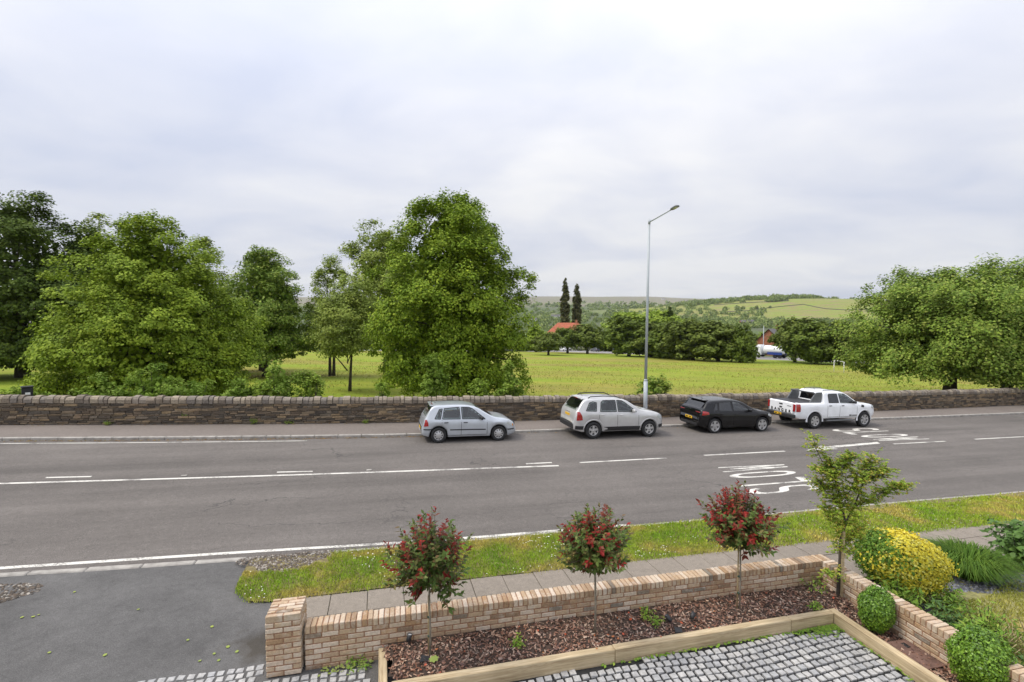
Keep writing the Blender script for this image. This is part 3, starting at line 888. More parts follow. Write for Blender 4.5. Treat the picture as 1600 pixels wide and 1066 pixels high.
def in_view(x, y, z):
    dy = y * math.cos(.0434) - (z - EYE) * math.sin(.0434); v = -(z - EYE) * math.cos(.0434) - y * math.sin(.0434)
    return dy > .5 and abs(x / dy) < 1.06 and v / dy < .712
vis = [c for c in cand if in_view(c[0], c[1], GZ0)]; hid = [c for c in cand if not in_view(c[0], c[1], GZ0)]
vis.sort(key=lambda c: c[1])
mass = MB()
for k, (x, y, a) in enumerate(vis + hid):
    rz = a + rb.uniform(-.07, .07) + rb.choice((0, math.pi)); z = GZ0 - .014 + rb.uniform(-.003, .004)
    if k < 300 and k < len(vis):
        obj_me('sett', rb.choice(smeshes), pv, (x, y, z), (rb.uniform(-.03, .03), rb.uniform(-.03, .03), rz))
    else:
        mass.bbox((x, y, z), (rb.uniform(.084, .099), rb.uniform(.084, .096), .04), .005, rz, .008, rb)
o = mass.build('far_setts', M['settm'], pv); o['kind'] = 'stuff'

# ------------------------------------------------------------------ stone boundary wall
def rubble_mat(name, cols, obj=True):
    m = stone_mat(name, cols, .92, obj); return m
RC = [(.15,.115,.08),(.10,.08,.06),(.20,.155,.105),(.075,.062,.05),(.17,.14,.105),(.12,.092,.066),(.27,.20,.12),(.10,.085,.068),(.23,.17,.11)]
CC = [(.23,.19,.145),(.28,.235,.18),(.18,.15,.12),(.25,.215,.175),(.31,.26,.195),(.20,.175,.15)]
M['rub'] = rubble_mat('rubble_stone', RC); M['rubm'] = rubble_mat('rubble_stone_mass', RC, False)
M['cop'] = rubble_mat('coping_stone_face', CC)
M['copm'] = rubble_mat('coping_stone_mass', CC, False)
M['wmortar'] = simple('stone_wall_mortar', (.13, .11, .085), .95, var=.4, scale=14, bmp=.4)
WH, CH, WT = .90, .29, .42
wr = empty('boundary_wall', RW(8, float(t_wl(8)), road_z(8) + PZ)); tag(wr, 'long dry dark stone wall with upright coping stones beside the far pavement', 'wall')
w0 = np.array(wr.location)
def wall_pt(s, v, z):   # v: depth behind the face
    d = (float(t_wl(s + .4)) - float(t_wl(s - .4))) / .8; a = math.atan(d)
    return np.array(RW(s - math.sin(a) * v, float(t_wl(s)) + math.cos(a) * v, road_z(s) + PZ + z)) - w0, AL + a
# core
ss = np.concatenate([np.arange(-45, 90, 1.5)]); V = []; F = []
for s in ss:
    for v, z in ((.035, -.4), (.035, WH + .02), (.10, WH + CH - .08), (WT - .1, WH + CH - .08), (WT, WH + .02), (WT, -1.0)): V.append(wall_pt(s, v, z)[0])
for i in range(len(ss) - 1):
    for k in range(5): F.append((i*6+k, (i+1)*6+k, (i+1)*6+k+1, i*6+k+1))
obj_np('mortar_core', V, F, M['wmortar'], wr)
rw = random.Random(21)
rub = []
for k in range(6):
    m_ = MB(); m_.bbox((0, 0, 0), (1, 1, 1), .12, 0, .10, rw); rub.append(m_.mesh('stone', M['rub']))
stones = []
z = 0.0; courses = []
while z < WH - .05:
    h = rw.uniform(.075, .145); h = min(h, WH - z); courses.append((z, h)); z += h
for (z, h) in courses:
    s = -26 + rw.uniform(0, .3)
    while s < 60:
        L_ = rw.uniform(.16, .52) * (1.15 if h > .11 else 1.0)
        dz = .012 * math.sin(s * 1.7 + z * 9)
        if rw.random() < .16:
            stones.append((s + L_/2, z + dz + h * .25, L_ - .018, h * .5 - .012, rw.uniform(-.01, .02))); stones.append((s + L_/2, z + dz + h * .75, L_ - .018, h * .5 - .012, rw.uniform(-.01, .02)))
        else: stones.append((s + L_/2, z + dz + h / 2, L_ - .018, h - .014, rw.uniform(-.012, .022)))
        s += L_
stones.sort(key=lambda q: -(q[2] * q[3] / (20 + abs(q[0] - 6) ** 1.2) if -15 < q[0] < 46 else 0))
mass = MB()
for k, (s, z, L_, h, pr) in enumerate(stones):
    p, a = wall_pt(s, .06 - pr, z)
    if k < 290: obj_me('stone', rw.choice(rub), wr, p, (rw.uniform(-.03, .03), .03 + rw.uniform(-.02, .02), a + rw.choice((0, math.pi))), (L_, .12, h))
    else: mass.bbox(p, (L_, .12, h), min(.014, h * .2), a, .012, rw)
o = mass.build('rubble_stones', M['rubm'], wr); o['kind'] = 'stuff'
cops = []
for k in range(6):
    m_ = MB(); w_, hh = .5, 1.0
    prof = [(-.5, 0), (.5, 0), (.52, .55), (.40, .86), (.16, 1.0), (-.14, 1.0 + rw.uniform(-.03, .03)), (-.38, .88), (-.51, .58)]
    n = len(prof); V = []
    for sx in (-.5, .5):
        for (py, pz) in prof: V.append((sx * (1 if pz < .5 else .92) + rw.uniform(-.05, .05), py + rw.uniform(-.02, .02), pz + rw.uniform(-.025, .025)))
    F = [tuple(range(n))[::-1], tuple(range(n, 2 * n))] + [(i, (i + 1) % n, n + (i + 1) % n, n + i) for i in range(n)]
    F = [f[::-1] for f in F]
    m_.add(V, F); cops.append((m_, m_.mesh('coping_stone', M['cop'])))
s = -26; k = 0; mass = MB(); nobj = 0
while s < 62:
    wdt = rw.uniform(.17, .36)
    p, a = wall_pt(s + wdt / 2, WT / 2 + rw.uniform(-.015, .015), WH - .005)
    sc_ = (wdt - .022, WT + .05 + rw.uniform(-.03, .02), CH * rw.uniform(.80, 1.08)); rot = (rw.uniform(-.03, .03), .03 + rw.uniform(-.05, .05), a)
    cm, me = rw.choice(cops)
    if -17 < s < 48 and nobj < 290:
        obj_me('coping_stone', me, wr, p, rot, sc_); nobj += 1
    else:
        MM = Matrix.Translation(p) @ Matrix.Rotation(a, 4, 'Z') @ Matrix.Diagonal((*sc_, 1))
        mass.add([MM @ Vector(v) for v in cm.v], cm.f)
    s += wdt
o = mass.build('coping_mass', M['copm'], wr); o['kind'] = 'stuff'

# longer grass standing over the playing field
M['fieldgrass'] = leaf_mat('field_grass_blade', [(.23,.265,.04),(.28,.30,.055),(.36,.30,.11),(.19,.245,.035),(.40,.31,.15)], .2)
rf_ = np.random.default_rng(31); n = 60000
s = rf_.uniform(-25, 105, n); t = 23.6 + 75 * rf_.random(n) ** 1.5
x = s * CA - t * SA; y = s * SA + t * CA
cl_ = wav(x, y, .35, .7) + .8 * wav(x, y, .11, 2.2) + rf_.normal(0, .5, n); k = cl_ > -.1; x, y = x[k], y[k]
v, f = blades(np.stack([x, y, terrain(x, y) - .01], 1), .17, .07, 1.1, rf_)
o = obj_np('field_grass', v, f, M['fieldgrass']); tag(o, 'rough green and straw coloured grass of the playing field', 'grass', kind='stuff')
# ------------------------------------------------------------------ vegetation
def unit(v): return v / (np.linalg.norm(v, axis=-1, keepdims=True) + 1e-9)
def leaf_quads(c, n, d, ln, wd, fold=.0):
    """kite shaped leaves: centre, normal, tip direction, half length, half width"""
    d = unit(d - n * (d * n).sum(1)[:, None]); e = np.cross(n, d)
    L_ = ln[:, None]; W_ = wd[:, None]
    q = np.stack([c - d * L_, c - d * L_ * .1 + e * W_ + n * W_ * fold, c + d * L_, c - d * L_ * .1 - e * W_ + n * W_ * fold], 1)
    return q.reshape(-1, 3)
def as_faces(V): return np.arange(len(V)).reshape(-1, 4)
M['trunk'] = simple('tree_bark', (.075, .062, .05), .95, var=.45, scale=6, bmp=.6)
M['trunkl'] = simple('pale_bark', (.22, .19, .15), .9, var=.4, scale=9, bmp=.4)
LEAF = {
 'lime':  leaf_mat('lime_leaf', [(0.151,0.236,0.021),(0.201,0.297,0.026),(0.256,0.358,0.033),(0.123,0.194,0.021),(0.317,0.408,0.046)], .16),
 'lime2': leaf_mat('lime_leaf_light', [(0.197,0.281,0.027),(0.253,0.350,0.034),(0.323,0.408,0.050),(0.157,0.234,0.024)], .18),
 'dark':  leaf_mat('dark_leaf', [(0.079,0.124,0.025),(0.109,0.161,0.029),(0.150,0.209,0.038),(0.068,0.098,0.023)], .2),
 'birch': leaf_mat('birch_leaf', [(0.219,0.271,0.058),(0.259,0.337,0.069),(0.323,0.391,0.088)], .18),
 'maple': leaf_mat('maple_leaf', [(0.140,0.223,0.035),(0.196,0.292,0.042),(0.255,0.349,0.059),(0.110,0.175,0.032),(0.324,0.388,0.086)], .15),
 'bush':  leaf_mat('bush_leaf', [(0.177,0.273,0.035),(0.218,0.325,0.047),(0.137,0.221,0.029),(0.259,0.351,0.070)], .32),
 'fard':  leaf_mat('far_leaf_dark', [(0.121,0.164,0.032),(0.160,0.211,0.043),(0.198,0.248,0.050),(0.104,0.136,0.029)], .2),
 'farl':  leaf_mat('far_leaf_light', [(0.296,0.399,0.056),(0.356,0.460,0.067),(0.237,0.338,0.048)], .25),
 'farm':  leaf_mat('far_leaf_mid', [(.13,.18,.03),(.16,.215,.035),(.10,.145,.025)], .2),
 'poplar': leaf_mat('poplar_leaf', [(0.092,0.102,0.039),(0.118,0.124,0.045),(0.146,0.145,0.058)], .2),
 'wood':  leaf_mat('wood_leaf', [(0.145,0.209,0.062),(0.189,0.259,0.074),(0.247,0.309,0.085),(0.131,0.177,0.062),(0.318,0.371,0.122)], .2),
}
def crown_np(r, H, prof, nclump, per, leaf, clump_r, zlo, zhi, up=.55, out=.45, jit=.55, flat=.62, inner=.2, rough=.16, droop=.25, sx=1., sy=1., bough=0, bough_r=1.5):
    """leaf quads of a crown. prof: (height fraction, radius m)"""
    ph = np.array([p[0] for p in prof]); pr = np.array([p[1] for p in prof])
    hh = np.linspace(0, 1, 200); rr = np.interp(hh, ph, pr)
    wgt = rr + .15 * rr.max(); cdf = np.cumsum(wgt) / wgt.sum()
    h = np.interp(r.random(nclump), cdf, hh); a = r.random(nclump) * 2 * np.pi
    ph1, ph2, ph3 = r.random(3) * 6.28
    lob = 1 + rough * (np.sin(3 * a + ph1 + 4 * h) + .7 * np.sin(5 * a - 7 * h + ph2) + .5 * np.sin(11 * h + 2 * a + ph3))
    R = np.interp(h, ph, pr) * lob
    k = np.where(r.random(nclump) < inner, r.random(nclump) * .6, .74 + .18 * r.random(nclump))
    C = np.stack([np.cos(a) * R * k * sx, np.sin(a) * R * k * sy, zlo + h * (zhi - zlo)], 1)
    cr = clump_r * (.6 + .8 * r.random(nclump))
    cr = np.minimum(cr, .30 * rr.max() + .25)
    if bough:      # gather the clumps into billowing boughs with shade between them
        nb = max(6, nclump // bough); B = C[:nb].copy(); br = bough_r * (.7 + .6 * r.random(nb))
        bi = np.arange(nclump) % nb; o3 = unit(B - np.array([0, 0, zlo + .3 * (zhi - zlo)]))
        dv = unit(r.normal(0, 1, (nclump, 3)) + o3[bi] * .75 + np.array([0, 0, .55]))
        free = r.random(nclump) < .42
        CB = B[bi] + dv * br[bi][:, None] * np.array([1, 1, .72]) * (.75 + .3 * r.random(nclump))[:, None]
        C = np.where(free[:, None], C, CB); C[:, 2] = np.maximum(C[:, 2], zlo + .1)
    N = nclump * per
    ci = np.repeat(np.arange(nclump), per)
    dirs = unit(r.normal(0, 1, (N, 3)))
    rad = r.random(N) ** .45
    off = dirs * (rad * cr[ci])[:, None]; off[:, 2] *= flat
    off[:, 2] -= droop * (off[:, 0] ** 2 + off[:, 1] ** 2) / (cr[ci] + .01)
    P = C[ci] + off
    cen = np.stack([np.zeros(N), np.zeros(N), np.full(N, zlo + .35 * (zhi - zlo))], 1)
    outw = unit(P - cen)
    n = unit(outw * out + np.array([0, 0, up]) + dirs * .25 + r.normal(0, jit, (N, 3)) * .6)
    d = unit(outw * .7 + r.normal(0, .7, (N, 3)) + np.array([0, 0, -.45]))
    sz = leaf * (.65 + .7 * r.random(N))
    Q = leaf_quads(P, n, d, sz * .5, sz * .36)
    if bough:      # leaves deep inside the crown
        nf = int(N * .10); hf = np.interp(r.random(nf), cdf, hh); af = r.random(nf) * 6.283; rf = np.interp(hf, ph, pr) * np.sqrt(r.random(nf)) * .72
        Pf_ = np.stack([np.cos(af) * rf * sx, np.sin(af) * rf * sy, zlo + hf * (zhi - zlo) * .93], 1); sf = leaf * 1.9 * (.7 + .6 * r.random(nf))
        Q = np.concatenate([Q, leaf_quads(Pf_, unit(r.normal(0, 1, (nf, 3)) + np.array([0, 0, .4])), unit(r.normal(0, 1, (nf, 3))), sf * .5, sf * .4)])
    return Q, C, cr
def trunk_mb(r, trunk_r, zlo, zhi, C, nlimb, lean=(0, 0), fork=.5, multi=1):
    m = MB()
    top = zlo + (zhi - zlo) * .72
    for k in range(multi):
        ox = (r.random() - .5) * trunk_r * 3 * (multi > 1); oy = (r.random() - .5) * trunk_r * 3 * (multi > 1)
        pts = []; rad = []
        for i in range(7):
            f = i / 6; z = top * f
            pts.append((ox * (1 + f) + lean[0] * f * top + math.sin(f * 5 + k) * .12 * trunk_r * 4 * f, oy * (1 + f) + lean[1] * f * top, z - .3 * (i == 0)))
            rad.append(trunk_r * (1.25 if i == 0 else 1 - .82 * f) / (multi ** .5))
        m.tube(pts, rad, 9)
    if len(C):
        sel = r.choice(len(C), min(nlimb, len(C)), replace=False)
        for i in sel:
            c = C[i]; f = r.uniform(.28, .8); z0 = min(top * .95, max(top * .22, c[2] - abs(c[0]) * .4 - 1.0))
            b = np.array([lean[0] * z0, lean[1] * z0, z0]); mid = (b + c) / 2 + np.array([0, 0, .12 * np.linalg.norm(c - b)])
            rr = trunk_r * .34 * (1 - .6 * z0 / top)
            m.tube([b, (b + mid) / 2 + (0, 0, .03), mid, c], [rr, rr * .75, rr * .5, rr * .15], 5, cap=False)
    return m
def make_tree(name, label, xy, H, prof, leafkey, seed, nclump=190, per=120, leaf=.2, clump_r=.9, zlo=1.6, trunk_r=.28, nlimb=26, group=None, bark='trunk', z=None, lean=(0, 0), multi=1, **kw):
    r = np.random.default_rng(seed)
    zz = tz(*xy) if z is None else z
    root = empty(name, (xy[0], xy[1], zz - .05))
    q, C, cr = crown_np(r, H, prof, nclump, per, leaf, clump_r, zlo, H - clump_r * .4, **kw)
    if lean != (0, 0): q = q + np.stack([q[:, 2] * lean[0], q[:, 2] * lean[1], q[:, 2] * 0], 1)
    obj_np('crown', q, as_faces(q), LEAF[leafkey], root)['kind'] = 'stuff'
    trunk_mb(r, trunk_r, zlo, H, C, nlimb, lean, multi=multi).build('trunk', M[bark], root)
    tag(root, label, 'tree', group); return root
GP = 'park trees behind the stone wall'
make_tree('lime_tree', 'tall dense lime tree standing behind the silver hatchback', (-4.15, 33.5), 14.1,
   [(0,3.6),(.12,4.7),(.3,5.0),(.5,4.9),(.68,4.35),(.82,3.2),(.93,1.9),(1,.7)], 'lime', 101, 860, 150, .165, .62, bough=9, bough_r=1.4, zlo=.9, trunk_r=.42, group=GP, droop=.45, flat=.8, up=.5, rough=.13)
make_tree('lime_tree', 'broad dome shaped lime tree behind the wall at left', (-22.6, 30.5), 11.2,
   [(0,4.7),(.15,5.9),(.32,5.6),(.5,4.9),(.68,3.8),(.82,2.7),(.93,1.6),(1,.5)], 'lime2', 102, 820, 150, .155, .62, bough=9, bough_r=1.35, zlo=.5, trunk_r=.4, group=GP, droop=.4, flat=.62, up=.6, rough=.06, inner=.12)
make_tree('beech_tree', 'tall dark tree at the far left edge', (-46.0, 45.5), 17.3,
   [(0,4.0),(.15,6.2),(.4,6.6),(.6,5.8),(.8,4.0),(.93,2.2),(1,.6)], 'dark', 103, 460, 125, .24, .95, bough=9, bough_r=1.9, zlo=1.2, trunk_r=.5, group=GP, rough=.18)
make_tree('beech_tree', 'dark shaded tree between the far left tree and the dome lime', (-42.0, 49.0), 15.4,
   [(0,3.4),(.2,5.2),(.5,5.2),(.75,3.9),(.92,2.2),(1,.7)], 'dark', 104, 280, 110, .25, .9, bough=8, bough_r=1.6, zlo=2.0, trunk_r=.35, group=GP)
make_tree('birch_tree', 'thin pale topped tree showing above the left of the dome lime', (-48.2, 57.0), 18.6,
   [(0,1.6),(.3,3.2),(.6,3.0),(.85,1.9),(1,.5)], 'birch', 105, 130, 90, .27, .9, zlo=3, trunk_r=.22, group=GP, bark='trunkl')
make_tree('birch_tree', 'thin birch tops showing above the right of the dome lime', (-35.5, 56.0), 15.8,
   [(0,1.6),(.3,3.3),(.6,3.2),(.85,2.0),(1,.6)], 'birch', 106, 130, 90, .27, .9, zlo=3, trunk_r=.22, group=GP, bark='trunkl')
make_tree('sycamore_tree', 'rounded mid green tree with dark trunk left of the slender trees', (-26.2, 51.5), 13.3,
   [(0,3.3),(.2,4.9),(.45,4.8),(.68,3.7),(.86,2.3),(1,.7)], 'maple', 107, 380, 125, .21, .8, bough=8, bough_r=1.5, zlo=2.0, trunk_r=.32, group=GP)
make_tree('sycamore_tree', 'darker tree crown rising behind the rounded mid green tree', (-31.0, 60.0), 15.0,
   [(0,2.5),(.3,4.2),(.6,3.7),(.85,2.0),(1,.5)], 'dark', 117, 150, 90, .3, 1.1, zlo=3.0, trunk_r=.3, group=GP)
make_tree('birch_tree', 'slender birch with drooping top and a pair of thin stems', (-20.2, 54.0), 13.4,
   [(0,1.6),(.25,2.8),(.5,2.7),(.75,1.9),(.92,1.0),(1,.4)], 'birch', 108, 190, 100, .2, .7, zlo=3.0, trunk_r=.24, group=GP, bark='trunk', droop=.7, multi=2)
make_tree('rowan_tree', 'small light green tree with a leaning trunk in the grass', (-13.3, 39.0), 9.2,
   [(0,1.6),(.25,2.7),(.5,2.7),(.75,1.9),(1,.6)], 'birch', 109, 230, 110, .16, .7, zlo=3.2, trunk_r=.17, group=GP, lean=(.03, .01), multi=2)
make_tree('ash_tree', 'pale airy tree rising behind the left of the tall lime', (-13.0, 50.0), 16.2,
   [(0,2.6),(.3,4.2),(.55,4.4),(.78,3.3),(.92,2.0),(1,.8)], 'birch', 110, 340, 110, .20, .75, bough=7, bough_r=1.3, zlo=4.0, trunk_r=.3, group=GP)
make_tree('sycamore_tree', 'broad spreading sycamore nearest the right end of the wall', (36.0, 39.8), 11.0,
   [(0,4.9),(.14,6.2),(.32,6.6),(.52,6.3),(.72,5.3),(.88,3.9),(1,1.8)], 'maple', 111, 840, 150, .18, .8, bough=9, bough_r=1.9, zlo=2.3, trunk_r=.5, group=GP, nlimb=40, rough=.07, flat=.85)
make_tree('sycamore_tree', 'second sycamore behind the spreading one at the right edge', (44.5, 43.5), 11.2,
   [(0,4.0),(.14,6.4),(.35,7.0),(.6,5.9),(.82,3.8),(1,1.0)], 'maple', 112, 460, 130, .22, .9, bough=9, bough_r=1.9, zlo=2.0, trunk_r=.42, group=GP, rough=.12)

# shrubs and saplings growing behind the wall
def shrub(name, label, xy, H, R, leafkey, seed, nst, leaf, z=None, cat='shrub', group=None, per=34, spread=.6, aspect=.4, stemmat='trunk', flop=.3):
    r = np.random.default_rng(seed); zz = tz(*xy) if z is None else z
    root = empty(name, (xy[0], xy[1], zz)); m = MB(); Q = []
    for k in range(nst):
        a = r.random() * 6.28; rr = R * math.sqrt(r.random()); h = H * (.55 + .45 * r.random()) * (1 - .25 * rr / R)
        b = np.array([math.cos(a) * rr * .35, math.sin(a) * rr * .35, 0]); tip = np.array([math.cos(a) * rr, math.sin(a) * rr, h])
        mid = (b + tip) / 2 + np.array([0, 0, .12 * h]); m.tube([b, mid, tip], [.012 * H, .009 * H, .003], 4, cap=False)
        t = .25 + .75 * r.random(per); P = np.outer((1 - t) ** 2, b) + np.outer(2 * t * (1 - t), mid) + np.outer(t * t, tip)
        side = unit(r.normal(0, 1, (per, 3)) * np.array([1, 1, .5])); P = P + side * leaf * (.4 + 1.4 * r.random((per, 1))) * (1.1 - .5 * t[:, None]) * spread * 2
        n = unit(np.array([0, 0, .8]) + side * .4 + r.normal(0, .35, (per, 3))); d = unit(side + np.array([0, 0, -flop]) + r.normal(0, .2, (per, 3)))
        sz = leaf * (.6 + .8 * r.random(per)); Q.append(leaf_quads(P, n, d, sz * .5, sz * aspect * .5))
    q = np.concatenate(Q); obj_np('foliage', q, as_faces(q), LEAF[leafkey], root)['kind'] = 'stuff'; m.build('stems', M[stemmat], root)
    tag(root, label, cat, group); return root
GS = 'shrubs and saplings behind the stone wall'
def leafy(name, lab, xy, H, R, key, seed, ncl, leaf=.12):
    r = np.random.default_rng(seed); root = empty(name, (xy[0], xy[1], tz(*xy)))
    q, C, cr = crown_np(r, H, [(0, R * .7), (.35, R), (.65, R * .85), (.88, R * .5), (1, R * .15)], ncl, 42, leaf, .24, H * .12, H, rough=.2, inner=.3, bough=5, bough_r=R * .3, flat=.8)
    obj_np('foliage', q, as_faces(q), LEAF[key], root)['kind'] = 'stuff'
    m = MB()
    for i in range(min(14, len(C))): c = C[i]; m.tube([(c[0] * .15, c[1] * .15, -.1), (c[0] * .6, c[1] * .6, c[2] * .6), tuple(c)], [.03, .02, .006], 5, cap=False)
    m.build('stems', M['trunk'], root); tag(root, lab, 'shrub', GS); return root
for i, (s, dt, H, R, n, lab) in enumerate([
    (-15.2,1.3,1.85,1.0,34,'pale scrub around the black litter bin'),
    (-11.7,1.0,2.2,1.3,44,'low green scrub behind the left end of the wall'),
    (-10.0,1.0,2.6,1.4,44,'leafy scrub at the left foot of the dome lime'),
    (-8.3,.9,2.3,1.2,40,'ragged undergrowth below the middle of the dome lime'),
    (-6.3,1.0,2.4,1.1,40,'bright undergrowth at the right foot of the dome lime'),
    (-4.6,1.6,3.1,1.05,52,'light green shrub in the gap right of the dome lime'),
    (-3.1,1.9,2.6,.85,36,'rounded light green shrub leaning over the wall by the gap'),
    (2.7,1.3,3.7,.75,44,'upright sapling at the left foot of the tall lime'),
    (4.9,1.2,2.5,.6,26,'small bright sapling behind the silver hatchback roof'),
    (6.5,1.2,3.1,.65,32,'slim sapling at the right foot of the tall lime'),
    (.3,1.2,2.2,.5,14,'single weedy plant peeping over the wall')]):
    t = float(t_wl(s)) + .55 + R * 1.1; x, y, _ = RW(s, t)
    leafy('shrub', lab, (x, y), H, R, 'bush', 300 + i, n * 2)
x, y, _ = RW(14.9, float(t_wl(14.9)) + 1.35)
leafy('ivy_bush', 'glossy green bush spilling over the wall beside the lamp post', (x, y), 2.45, 1.15, 'maple', 330, 110, .13)
x, y, _ = RW(21.4, float(t_wl(21.4)) + .7); shrub('bramble', 'thin bramble tips above the wall behind the white pickup', (x, y), 2.0, .9, 'bush', 331, 14, .09, group=GS, per=16)
# weeds at the foot of the wall
for i, (s, lab) in enumerate([(-10.9,'weed tuft at the wall foot at far left'),(-5.2,'tall weed growing out of the pavement edge'),(-3.8,'yellowish weed at the wall foot left of the hatchback'),(-.6,'low weed at the wall foot beside the hatchback'),(9.6,'weed at the wall foot behind the silver estate car')]):
    x, y, _ = RW(s, float(t_wl(s)) - .06); shrub('weed', lab, (x, y), .22 + .12 * (i == 1), .2, 'bush', 340 + i, 10, .06, z=road_z(s) + PZ - .01, cat='weed', per=14, group='weeds at the foot of the wall')

# ------------------------------------------------------------------ trees round the far road
GF = 'row of trees along the far road'
protos = []
for k in range(5):
    r = np.random.default_rng(400 + k)
    pf = ([(0,2.6),(.2,4.0),(.5,4.2),(.75,3.2),(.92,1.8),(1,.6)], [(0,3.4),(.25,4.2),(.5,3.7),(.75,2.5),(.92,1.3),(1,.4)], [(0,3.0),(.3,3.9),(.6,4.2),(.8,3.6),(.94,2.2),(1,1.0)], [(0,2.9),(.2,3.7),(.45,4.2),(.7,3.9),(.9,2.4),(1,.8)], [(0,2.4),(.3,3.8),(.55,4.0),(.8,2.9),(1,.7)])[k]
    q, C, cr = crown_np(r, 9, pf, 170, 46, .52, .8, (2.6 if k == 4 else 1.0), 9.2, rough=.15, bough=8, bough_r=1.1, flat=1.0, droop=.1)
    cm = mesh_np('crown', q, as_faces(q), LEAF['fard']); tm = trunk_mb(r, .3, 1.6, 9.6, C, 10).mesh('trunk', M['trunk']); protos.append((cm, tm))
def far_tree(name, label, xy, H, W, k, mat=None, group=GF, cat='tree'):
    root = empty(name, (xy[0], xy[1], tz(*xy) - .1), k * 1.3); cm, tm = protos[4 if k < 0 else k % 4]
    if mat:
        key = (4 if k < 0 else k % 4, mat)
        if key not in far_cache:
            c2 = cm.copy(); c2.materials.clear(); c2.materials.append(LEAF[mat]); far_cache[key] = c2
        cm = far_cache[key]
    obj_me('crown', cm, root); obj_me('trunk', tm, root); root.scale = (W / 8.4, W / 8.4, H / 10.0)
    tag(root, label, cat, group); return root
far_cache = {}
row = [(857,1.0,150,46,512,549),(887,1,178,48,508,552),(918,1,174,50,506,553),(983,1,150,66,498,557),(1016,1,146,48,503,558),(1048,1,137,62,499,560),(1083,1,125,60,499,563),(1123,1,119,60,500,565),(1158,1,113,44,505,567),(1243,1,119,48,498,566),(1276,1,110,56,499,569),(1312,1,108,56,502,570)]
words = ['leftmost small tree of the far roadside row','second tree of the far row in front of the red roofed house','third tree of the far row at the right of the red roofed house','bushy far row tree standing over the white parked car','narrow far row tree left of the lamp post','far row tree just right of the lamp post','far row tree in front of the dark conifer','far row tree above the middle of the field','lone far row tree left of the tanker lorry','far row tree hiding the tail of the tanker lorry','far row tree left of the goal posts','far row tree behind the goal posts']
for i, (px, _, Y, wpx, top, base) in enumerate(row):
    x = (px - 800) / 760. * Y; H = (base - top) / 760. * Y * 1.06; W = wpx / 760. * Y * 1.22
    far_tree('roadside_tree', words[i], (x, Y), H * (1, .95, 1.02, 1.05, .94, 1.0, 1.04, .97, .92, 1.06, .98, 1.0)[i], W * (.9 if i == 8 else 1.15 if i > 3 else .95), i if i > 2 and i != 9 else -1 - i, 'farm' if i in (1, 3, 5, 8, 10) else None)
back = [(983,205,95,481,'farl','large bright green tree behind the far row left of the lamp post'),(1030,215,70,478,'farl','bright rounded tree behind the lamp post'),(1060,200,60,492,'farl','bright tree behind the far row right of the lamp post'),(838,205,44,508,'farl','bright small tree left of the red roofed house'),(893,255,56,497,'farl','spreading tree behind the red roof under the poplars'),(1205,190,32,513,'farl','yellowish round tree behind the brick gable house'),(1290,180,80,503,'fard','dark tree behind the right of the far row'),(1250,170,60,500,'fard','dark tree behind the tanker lorry'),(1340,170,70,505,'fard','dark tree beyond the goal posts at right'),(1105,170,60,505,'fard','dark tree filling the gap in the middle of the far row'),(1020,185,70,505,'fard','dark tree behind the foot of the lamp post'),(1140,165,50,512,'fard','dark tree behind the right middle of the far row'),(820,230,50,512,'fard','dark tree at the left end of the far road'),(760,230,70,505,'fard','tree beyond the field behind the tall lime'),(945,215,50,515,'fard','low dark tree between the parked dark cars')]
for i, (px, Y, wpx, top, mt, lab) in enumerate(back):
    x = (px - 800) / 760. * Y; zt = EYE + (500 - top) / 760. * Y; far_tree('background_tree', lab, (x, Y), zt - tz(x, Y), wpx / 760. * Y, i + 1, mt, 'trees behind the far road')
# a hedge along the back of the far road, in clipped lengths
r = np.random.default_rng(500); P = []
for u in np.linspace(150, 480, 8500):
    x, y, z, a, nx_, ny_ = far_road_at(u); w_ = r.normal(0, .55); h = 3.3 * r.random() ** .7
    P.append((x + nx_ * (7.6 + w_), y + ny_ * (7.6 + w_), z - .1 + h))
P = np.array(P); n = unit(r.normal(0, 1, P.shape) + np.array([0, -.3, .5])); d = r.normal(0, 1, P.shape); sz = .7 * (.6 + .8 * r.random(len(P)))
q = leaf_quads(P, n, unit(d), sz * .6, sz * .45); hd = obj_np('hedge', q, as_faces(q), LEAF['fard'])
tag(hd, 'long dark hedge along the back of the far road', 'hedge')
def poplar(px, Y, top, wpx, seed, lab):
    x = (px - 800) / 760. * Y; zt = EYE + (500 - top) / 760. * Y; z0 = tz(x, Y); R = wpx / 1520. * Y
    make_tree('poplar_tree', lab, (x, Y), zt - z0, [(0,R*.5),(.2,R*.95),(.5,R),(.75,R*.8),(.92,R*.45),(1,R*.1)], 'poplar', seed, 150, 60, .75, .95, zlo=3, trunk_r=.4, nlimb=10, group='pair of poplars beyond the far road', flat=1.3, rough=.15, up=.2, bark='trunkl')
poplar(883, 240, 435, 14, 601, 'taller left poplar beyond the red roofed house')
poplar(901, 245, 445, 14, 602, 'shorter right poplar beyond the red roofed house')
r = np.random.default_rng(610); x, Y = (1046 - 800) / 760. * 210, 210.; zt = EYE + 22 / 760. * Y
make_tree('conifer', 'dark pointed conifer behind the far row right of the lamp post', (x, Y), zt - tz(x, Y), [(0,3.6),(.4,2.9),(.7,1.7),(.9,.8),(1,.2)], 'dark', 611, 140, 60, .6, .8, zlo=2, trunk_r=.3, nlimb=4, group='trees behind the far road', flat=.5, rough=.1)

